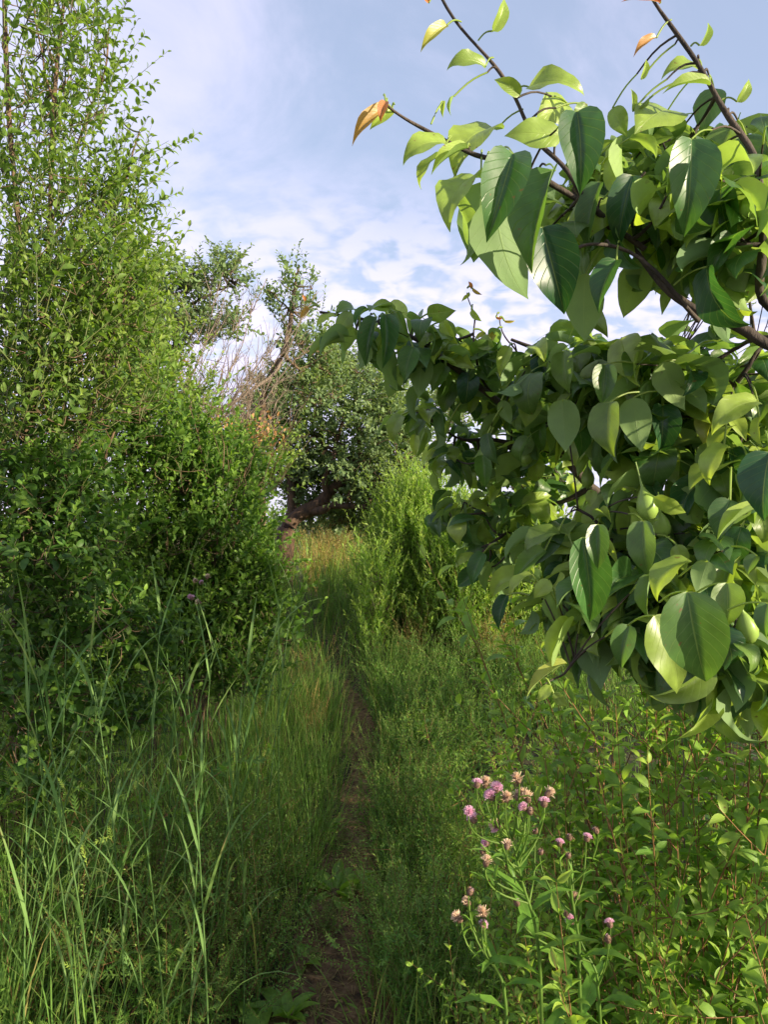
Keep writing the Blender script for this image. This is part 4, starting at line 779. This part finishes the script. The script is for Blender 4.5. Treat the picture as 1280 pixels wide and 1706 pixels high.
U_H = [  # base, tip (in zoomed crops), depth, depth change, roll, width, tint, template ; roll near PI shows the underside
 ((525, 455), (465, 722), .74, 0, .1, 1.12, 0, 2), ((715, 330), (742, 575), .74, .01, -.1, 1.25, 0, 2), ((650, 505), (597, 808), .76, 0, .7, 1.0, .1, 2), ((612, 672), (655, 937), .80, .02, -.2, 1.05, 0, 1),
 ((470, 590), (548, 892), .82, 0, PI-.5, 1.0, .25, 0), ((432, 540), (390, 778), .86, 0, PI+.3, .9, .35, 0), ((332, 575), (372, 785), .84, .02, PI+1.1, .7, .45, 3), ((430, 527), (328, 690), .82, -.03, .9, .75, .7, 3),
 ((475, 385), (343, 528), .88, -.02, .9, .9, .85, 3), ((665, 402), (500, 415), .80, 0, .6, .95, .7, 0), ((690, 310), (600, 372), .95, -.03, .3, 1.2, .9, 0), ((572, 258), (733, 292), .86, -.02, -.8, .8, .8, 3), ((745, 310), (700, 360), .88, 0, 0, 1.1, .3, 0),
 ((1055, 412), (1010, 702), .78, .02, -.3, .95, 0, 1), ((880, 520), (825, 740), .85, .02, .2, .8, 0, 1), ((985, 325), (905, 405), .90, -.05, .5, 1.1, .8, 0), ((1100, 790), (1224, 966), .82, 0, .8, .85, 0, 3), ((740, 812), (722, 1012), .90, 0, PI, .95, .5, 0), ((832, 770), (768, 927), .84, 0, .5, .85, 0, 1),
 ((920, 780), (840, 935), .92, 0, PI-.3, 1.0, .9, 0), ((1275, 375), (1280, 625), .74, 0, -.5, .7, 0, 2), ((1120, 262), (1095, 402), .92, 0, .2, 1.0, .1, 0), ((1107, 252), (965, 275), .84, 0, 1.0, .6, .8, 1), ((1087, 217), (962, 234), .90, 0, 1.2, .8, .8, 3),
 ((950, 112), (878, 168), .85, 0, .7, .65, 1.7, 1), ((1078, 135), (1100, 65), .85, 0, .9, .8, .8, 2), ((328, 75), (246, 152), .85, 0, .5, .65, 1.25, 1), ((443, 197), (328, 205), .85, 0, .9, .75, .6, 3), ((545, 282), (472, 230), .85, 0, .3, .9, .6, 1), ((465, 92), (500, -5), .85, 0, .5, .75, .8, 1),
 ((328, 425), (196, 487), .83, 0, .9, .8, .8, 3), ((320, 458), (253, 562), .83, .02, 1.2, .7, .8, 3), ((390, 438), (285, 520), .81, 0, 1.0, .6, .9, 2), ((150, 322), (42, 430), .82, 0, .6, .6, 1.6, 1), ((147, 300), (128, 362), .80, 0, .3, .9, 1.8, 1), ((166, 322), (96, 380), .83, 0, .2, .8, 1.0, 1),
 ((962, 8), (845, 2), .85, 0, .5, .4, 1.9, 1), ((275, 8), (250, -18), .85, 0, .5, .9, 1.8, 1), ((1190, 302), (1226, 236), .85, 0, .5, .8, .8, 1), ((870, 410), (950, 470), .86, 0, PI+.9, .7, .7, 3), ((850, 410), (900, 620), .87, 0, 1.1, .6, .9, 2), ((785, 540), (745, 750), .85, .02, .6, .7, .1, 1),
 ((1170, 380), (1120, 560), .90, 0, .5, 1.0, .3, 1), ((1215, 400), (1240, 560), .92, 0, .1, 1.0, .1, 0), ((1140, 560), (1170, 740), .84, 0, .3, 1.1, 0, 1), ((1060, 560), (1090, 760), .95, 0, .1, 1.0, .1, 1), ((960, 480), (985, 640), .96, 0, .2, .9, .1, 2), ((820, 320), (870, 400), .95, 0, .1, 1, .5, 0), ((1000, 640), (1000, 830), .96, 0, .6, .8, 0, 2),
 ((320, 300), (315, 350), .85, 0, .3, .6, 1.0, 1), ((350, 285), (340, 345), .86, 0, 1.0, .5, .8, 1), ((905, 235), (920, 175), .87, 0, .5, .6, .9, 1), ((880, 330), (875, 262), .87, 0, .5, .5, .9, 1), ((900, 320), (930, 285), .86, 0, 1.0, .6, .6, 1)]
L_H = [((985, 1072), (1017, 1405), .72, .02, -.1, 1.15, .1, 1), ((865, 1160), (965, 1437), .80, .02, -.5, .95, .65, 0), ((600, 872), (645, 1182), .84, .02, -.1, 1.0, 0, 2), ((655, 825), (668, 990), .80, 0, .1, 1.15, .1, 2), ((1243, 372), (1066, 492), .90, 0, .6, .75, .9, 3), ((900, 225), (962, 412), .98, 0, PI-.4, 1.0, .9, 0),
 ((740, 140), (815, 300), 1.05, -.05, .2, 1.0, .95, 0), ((785, 360), (800, 560), .98, 0, PI, .95, .5, 0), ((700, 375), (700, 580), .95, 0, .5, 1.15, .35, 1), ((525, 365), (520, 560), 1.05, 0, PI+.2, 1.0, .45, 0), ((680, 238), (680, 388), 1.0, 0, 0, 1.3, .1, 2), ((530, 190), (540, 345), 1.1, 0, .3, 1.0, .3, 1), ((990, 955), (868, 1105), .86, 0, .9, .9, .7, 3),
 ((1130, 1040), (1142, 1203), .80, 0, 0, 1.6, .3, 2), ((1290, 560), (1240, 810), .70, 0, .2, 1.2, 0, 1), ((1142, 735), (1082, 882), .88, 0, .2, 1.15, .1, 1), ((1243, 765), (1098, 885), .84, 0, .9, .6, .95, 2), ((865, 725), (985, 775), .92, 0, .5, .8, .9, 0), ((820, 812), (830, 1022), .92, 0, .2, .9, .2, 1), ((412, 1008), (334, 1088), 1.0, 0, .9, .6, 1.0, 3),
 ((475, 1030), (425, 1102), 1.0, 0, .1, 1.1, .95, 0), ((460, 920), (350, 1040), 1.05, 0, .5, 1.0, .2, 2), ((510, 850), (384, 925), 1.05, 0, .8, .9, .4, 3), ((480, 1070), (527, 1232), 1.0, 0, PI-.5, .8, .5, 0), ((600, 1145), (515, 1225), .98, 0, .4, .9, .3, 1), ((540, 1335), (388, 1462), .95, 0, .7, .45, 1.15, 1), ((480, 1415), (440, 1482), .95, 0, .3, .9, 1.0, 0),
 ((492, 1445), (548, 1492), .95, 0, .3, .9, .6, 0), ((320, 1085), (285, 1212), 1.3, 0, .5, .8, 0, 1), ((235, 930), (185, 1050), 1.35, 0, .4, .9, 0, 1), ((855, 1010), (850, 1172), .88, 0, .8, .9, .3, 2), ((770, 1195), (730, 1352), .90, 0, .2, 1.0, .1, 1), ((1250, 430), (1262, 545), .90, 0, .8, .8, .95, 1), ((1120, 530), (1060, 680), .92, 0, .6, .8, .9, 3),
 ((1060, 860), (1000, 940), 1.0, 0, .2, 1.1, .1, 1), ((1030, 1100), (1060, 1320), .80, .02, .9, .7, .1, 3), ((1280, 1115), (1265, 1240), .72, 0, .3, 1.0, .1, 1), ((300, 370), (330, 460), 1.25, 0, PI, .9, .6, 0), ((410, 355), (400, 470), 1.2, 0, 0, 1.2, .6, 0), ((250, 490), (285, 610), 1.25, 0, .5, .9, .1, 1), ((230, 570), (250, 690), 1.3, 0, .1, 1.2, .1, 2),
 ((640, 700), (620, 760), 1.1, 0, .2, 1.2, .8, 1), ((1240, 940), (1200, 1010), .85, 0, .5, 1.2, .2, 1), ((945, 900), (985, 1000), .93, 0, .2, 1.0, .8, 0), ((1060, 960), (1010, 1080), .86, 0, PI, 1.1, .5, 0)]
M_H = [((460, 325), (377, 378), 1.2, 0, .9, .6, .95, 3), ((525, 308), (465, 410), 1.2, 0, .2, 1.0, .5, 0), ((532, 368), (490, 476), 1.22, 0, PI, .8, .7, 0), ((560, 415), (562, 548), 1.2, 0, PI+.7, .9, .5, 3), ((632, 330), (600, 546), 1.15, 0, .5, .8, .05, 2), ((668, 318), (668, 552), 1.17, 0, -.3, .8, 0, 2), ((675, 445), (717, 650), 1.22, 0, PI-.6, .8, .3, 0),
 ((790, 458), (742, 602), 1.18, 0, .2, 1.1, .05, 1), ((838, 490), (800, 672), 1.22, 0, PI, .9, .3, 0), ((930, 535), (860, 648), 1.25, 0, .2, 1.0, .2, 1), ((850, 315), (972, 290), 1.2, -.02, .2, 1.0, .4, 0), ((918, 345), (978, 452), 1.22, 0, .3, .8, .95, 1), ((712, 300), (612, 285), 1.2, 0, .8, .7, .5, 3), ((720, 308), (770, 420), 1.2, 0, .3, .9, .2, 1), ((960, 420), (920, 330), 1.26, 0, 1, .6, .4, 1),
 ((1040, 205), (1028, 175), 1.3, 0, .3, .9, 1.8, 1), ((1045, 208), (1085, 235), 1.3, 0, .3, .6, 1.5, 1), ((1030, 235), (995, 262), 1.3, 0, .3, .7, 1.1, 1), ((1040, 300), (1082, 350), 1.3, 0, .3, .8, .9, 1), ((345, 290), (305, 335), 1.2, 0, .3, .8, 1.6, 1), ((330, 262), (318, 232), 1.2, 0, .3, .8, 1.8, 1), ((1100, 400), (1050, 425), 1.3, 0, .5, .8, 1.2, 1), ((1140, 395), (1105, 450), 1.28, 0, .2, .8, 1.4, 1),
 ((1145, 330), (1175, 335), 1.3, 0, .3, .7, 1.8, 1), ((1180, 345), (1228, 345), 1.3, 0, .3, .5, 1.4, 1), ((1200, 455), (1150, 580), 1.2, 0, .2, .8, .95, 1), ((905, 740), (925, 850), 1.35, 0, .5, .9, .1, 1), ((840, 740), (800, 840), 1.4, 0, .3, .9, .2, 1), ((740, 745), (700, 860), 1.45, 0, .5, .9, .6, 3), ((800, 830), (795, 925), 1.4, 0, .1, .8, 1.0, 1), ((945, 775), (925, 830), 1.35, 0, .3, .8, .95, 1)]
def fruit(parent, px, py, D, s=1.0, o=None):
    g = Geo(); P = at(px, py, D); n = 14; lathe(g, [(.001, -.016), (.005, -.0155), (.0095, -.010), (.0108, -.003), (.0095, .004), (.0065, .010), (.004, .014), (.0015, .018), (.0008, .028), (.0007, .045)], n)
    spikes(g, 8, -.019, .002, .006, .15, .5)
    f = g.build('pear', M_FRUIT, None); f.parent = parent; f.location = P-o; f.scale = (s,)*3; f.rotation_euler = (rng.normal(0, .25), rng.normal(0, .25), 0)
def bough(limbs, heroes, zf, bl, npc, ll, fruits, lo=False, tshift=0.0, late=()):
    gb = Geo(); nodes = main = limb_geo(gb, limbs, .006, 8); gl = Geo()
    if late: nodes = np.concatenate([nodes, limb_geo(gb, late, .004, 6)])
    for h in heroes:
        b, t = zf(*h[0]), zf(*h[1]); p = at(*b, h[2]); k = ((nodes-p)**2).sum(1).argmin(); e = nodes[k]; d = np.linalg.norm(e-p)
        hero(gl, b, t, *h[2:]); 
        # petiole back to the wood
        dirv = unit(e-p); q = p+dirv*min(d, .045)+[0, 0, .008]; gl.tubes(curve([q, (p+q)/2+[0, 0, .006], p], 6), .0011*h[2]/.8, 4, .8)
        if .05 < d < .2: gb.tubes(curve([e, (e+q)/2+[0, 0, .01], q], 6), np.linspace(.0015, .0011, 6)[None], 5)
    P = blobs(bl); n = len(P); connect(gb, P, main, .0030, .0015)
    for c in range(npc):
        az = rng.uniform(0, 6.28, n); T = np.stack([np.cos(az)*.8, np.sin(az)*.8-.12, rng.uniform(-.75, .6, n)], -1)
        gl.leaves(P+rng.normal(0, .012, (n, 3)), T, np.array([0, -.12, 1.])+rng.normal(0, .42, (n, 3)), rng.uniform(ll[0]*.75, ll[1], n), T_PEARL if lo else T_PEAR, np.clip(np.where(rng.random(n) < .42, rng.normal(.75, .2, n), rng.normal(.08, .12, n))+tshift, 0, 1)+.25*(rng.random(n) < .015), rng.uniform(.85, 1.2, n))
    b = gb.build('branch', M_BARK, pear); f = gl.build('foliage', M_PEAR, pear); f.parent = b
    for fx in fruits: fruit(b, *fx, o=TB)
    return b
def W(p):   # world -> pixel triple
    a = np.asarray(p)-CAM; y = a[1]*cp+a[2]*sp_; z = -a[1]*sp_+a[2]*cp; return (640+F*a[0]/y, 853-F*z/y, float(p[1]))
fk = W(fork)
bough([([fk, (1500, 640, 1.0), (1320, 580, .88)], .018, .0085), ([(1320, 580, .88), (1280, 578, .86), (1230, 560, .86), (1165, 535, .86), (1120, 485, .87), (1075, 415, .88), (1020, 370, .9), (960, 310, .9)], .0082, .0022), ([(1400, 560, .9), (1275, 500, .84), (1268, 400, .84), (1250, 255, .85), (1190, 175, .85), (1130, 75, .85), (1095, -20, .85)], .007, .0018), ([(1075, 415, .88), (960, 330, .86), (895, 250, .86), (860, 160, .86), (815, 85, .86), (745, -10, .86)], .004, .0016),
        ([(960, 330, .86), (880, 290, .85), (800, 262, .84), (740, 220, .83), (690, 200, .83), (645, 175, .82)], .004, .0014), ([(1165, 535, .86), (1060, 420, .84), (980, 410, .83), (930, 440, .84)], .003, .0015), ([(1300, 560, .9), (1220, 585, .95), (1150, 603, 1.0)], .004, .002)],
      U_H, z2, [(1180, 250, 1.0, 110, 50, .15, 22), (1150, 310, .95, 130, 65, .15, 30), (1230, 380, .92, 75, 70, .15, 24), (1000, 290, 1.0, 90, 60, .12, 12), (1080, 370, 1.0, 90, 45, .12, 14), (960, 360, .98, 55, 45, .1, 7), (1250, 470, 1.0, 40, 40, .1, 4)], 4, (.056, .082),
      [(1250, 345, .82, 1.15)])
bough([(([fk]+[(1400, 960, 1.35), (1180, 900, 1.5), (1040, 850, 1.5), (985, 812, 1.5), (930, 740, 1.45), (880, 700, 1.4), (820, 655, 1.32), (760, 610, 1.28), (690, 560, 1.24), (620, 535, 1.22), (530, 522, 1.2)]), .016, .002), ([(820, 655, 1.32), (790, 600, 1.3), (785, 540, 1.3), (785, 480, 1.3)], .003, .001), ([(900, 700, 1.35), (880, 620, 1.3), (845, 570, 1.3), (838, 535, 1.3)], .003, .001),
       ([(930, 740, 1.45), (850, 735, 1.5), (780, 740, 1.5), (700, 690, 1.42)], .006, .002), ([(985, 812, 1.5), (900, 850, 1.55), (830, 900, 1.5), (790, 940, 1.45)], .006, .002)],
      M_H, z4, [(620, 545, 1.24, 45, 14, .05, 4), (700, 575, 1.28, 60, 22, .08, 9), (770, 600, 1.35, 60, 30, .1, 14), (840, 650, 1.45, 70, 40, .15, 24), (900, 710, 1.5, 80, 60, .2, 30), (800, 750, 1.55, 60, 40, .2, 20), (700, 695, 1.5, 35, 14, .1, 6), (850, 850, 1.6, 75, 50, .2, 30), (835, 925, 1.55, 45, 28, .15, 12), (930, 790, 1.7, 60, 40, .2, 12), (765, 850, 1.6, 25, 35, .12, 8)], 5, (.050, .074),
      [(980, 795, 1.3, 1.1), (1005, 848, 1.3, 1.1), (880, 760, 1.35, 1)], lo=False)
bough([([fk, (1450, 880, 1.2), (1290, 850, 1.2), (1180, 790, 1.25), (1100, 700, 1.25), (1000, 640, 1.2), (930, 590, 1.25), (860, 565, 1.3)], .013, .003), ([(1290, 850, 1.15), (1200, 960, 1.2), (1100, 1010, 1.18), (1050, 1040, 1.15)], .007, .0025), ([(1180, 790, 1.15), (1230, 640, 1.0), (1270, 560, 1.0)], .006, .002), ([(1200, 960, 1.2), (1130, 930, 1.15), (1010, 870, 1.1), (960, 850, 1.1)], .004, .002)],
      L_H, z5, [(960, 600, 1.3, 80, 35, .15, 16), (1050, 600, 1.2, 80, 45, .15, 20), (1180, 640, 1.1, 100, 45, .15, 20), (1000, 680, 1.2, 80, 50, .15, 17), (1120, 700, 1.15, 90, 50, .15, 17), (1230, 760, 1.05, 70, 70, .12, 20), (1100, 850, 1.15, 110, 40, .15, 17), (980, 910, 1.15, 65, 50, .15, 16),
                (1080, 960, 1.1, 110, 60, .15, 34), (1210, 930, 1.0, 80, 80, .12, 26), (1060, 1040, 1.1, 80, 40, .12, 14), (1200, 1050, 1.0, 90, 50, .12, 20), (1240, 1120, 1.05, 70, 35, .12, 14), (1130, 1090, 1.15, 70, 25, .12, 8), (950, 1010, 1.1, 50, 50, .1, 8)], 5, (.066, .092),
      [(1078, 840, .95, 1.25), (1103, 875, .98, 1.1), (1030, 1037, .98, 1.2), (1245, 1045, .9, 1.2), (1020, 700, 1.15, 1)], late=[([(1050, 1040, 1.15), (1000, 1075, 1.08), (950, 1110, 1.0), (905, 1140, .95)], .0024, .001)])
# the shaded inside of the crown and the part beyond the right edge of the picture
bough([([fk, (1500, 700, 1.7), (1250, 640, 2.0), (1050, 640, 2.1)], .03, .006), ([fk, (1500, 1000, 1.7), (1250, 980, 1.9), (1080, 1000, 2.0)], .03, .006), ([fk, (1700, 400, 1.5), (2000, 200, 1.6)], .03, .01)],
      [], z5, [(1130, 620, 2.0, 140, 60, .3, 26), (1200, 760, 1.9, 120, 90, .3, 36), (1120, 950, 1.9, 110, 80, .3, 36), (1220, 1000, 1.8, 90, 110, .3, 50), (1240, 380, 1.8, 80, 70, .3, 18)], 5, (.07, .095), [], lo=True, tshift=-.1)
gb = Geo(); gl = Geo(); n = 470; b_ = ball(n); P = TB+[.85, -.45, 1.85]+b_*[1.5, 1.35, 1.35]; a_ = P-CAM  # unseen outer crown, its height and gaps shaped for the shade it throws
k = ~((np.abs(a_[:, 0]/np.maximum(a_[:, 1], .01)) < .60) & (a_[:, 1] > 0)) & (np.linalg.norm(a_, axis=1) > .7); k &= (P[:, 1] > .45) | (rng.random(n) < .22)
P = P[k]; n = len(P)
connect(gb, P, tp, .010, .003)
for c in range(6):
    az = rng.uniform(0, 6.28, n); T = np.stack([np.cos(az), np.sin(az), rng.uniform(-.25, .7, n)], -1); gl.leaves(P+rng.normal(0, .03, (n, 3)), T, np.array([0, 0, 1.])+rng.normal(0, .25, (n, 3)), rng.uniform(.07, .095, n), T_PEARL, rng.uniform(0, .4, n))
b = gb.build('branch', M_BARK, pear); f = gl.build('foliage', M_PEAR, pear); f.parent = b

SHADE_BASE = np.array([3.9, 2.5, 0.0]); SHADE_BASE[2] = gz(SHADE_BASE[0], SHADE_BASE[1])  # unseen tree, added to shade the grass and bushes left of the path
shade_tree = thing('pear_tree', SHADE_BASE, 'unseen pear tree added beyond the right edge to cast shade leftward', 'tree')
g = Geo(); tp = wobble(curve([SHADE_BASE-[0, 0, .05], SHADE_BASE+[0, 0, .8], SHADE_BASE+[.1, 0, 1.8], SHADE_BASE+[.1, 0, 3.1]], 16), .02); g.tubes(tp, np.linspace(.09, .03, 16)[None], 10); g.build('trunk', M_BARK, shade_tree)
gb = Geo(); gl = Geo(); n = 500; P = SHADE_BASE+[.1, -.1, 2.2]+ball(n)*[1.6, 1.8, 1.5]; a_ = P-CAM; P = P[np.abs(a_[:, 0]/np.maximum(a_[:, 1], .01)) > .62]; n = len(P)
connect(gb, P, tp, .012, .003)
for c in range(6):
    az = rng.uniform(0, 6.28, n); T = np.stack([np.cos(az), np.sin(az), rng.uniform(-.25, .7, n)], -1); gl.leaves(P+rng.normal(0, .04, (n, 3)), T, np.array([0, 0, 1.])+rng.normal(0, .25, (n, 3)), rng.uniform(.08, .11, n), T_PEARL, rng.uniform(0, .4, n))
b = gb.build('branch', M_BARK, shade_tree); f = gl.build('foliage', M_PEAR, shade_tree); f.parent = b

for o in bpy.data.objects:
    if '_o' in o: del o['_o']
SC.cycles.max_bounces = 6; SC.cycles.transparent_max_bounces = 4; SC.cycles.diffuse_bounces = 3; SC.cycles.transmission_bounces = 4
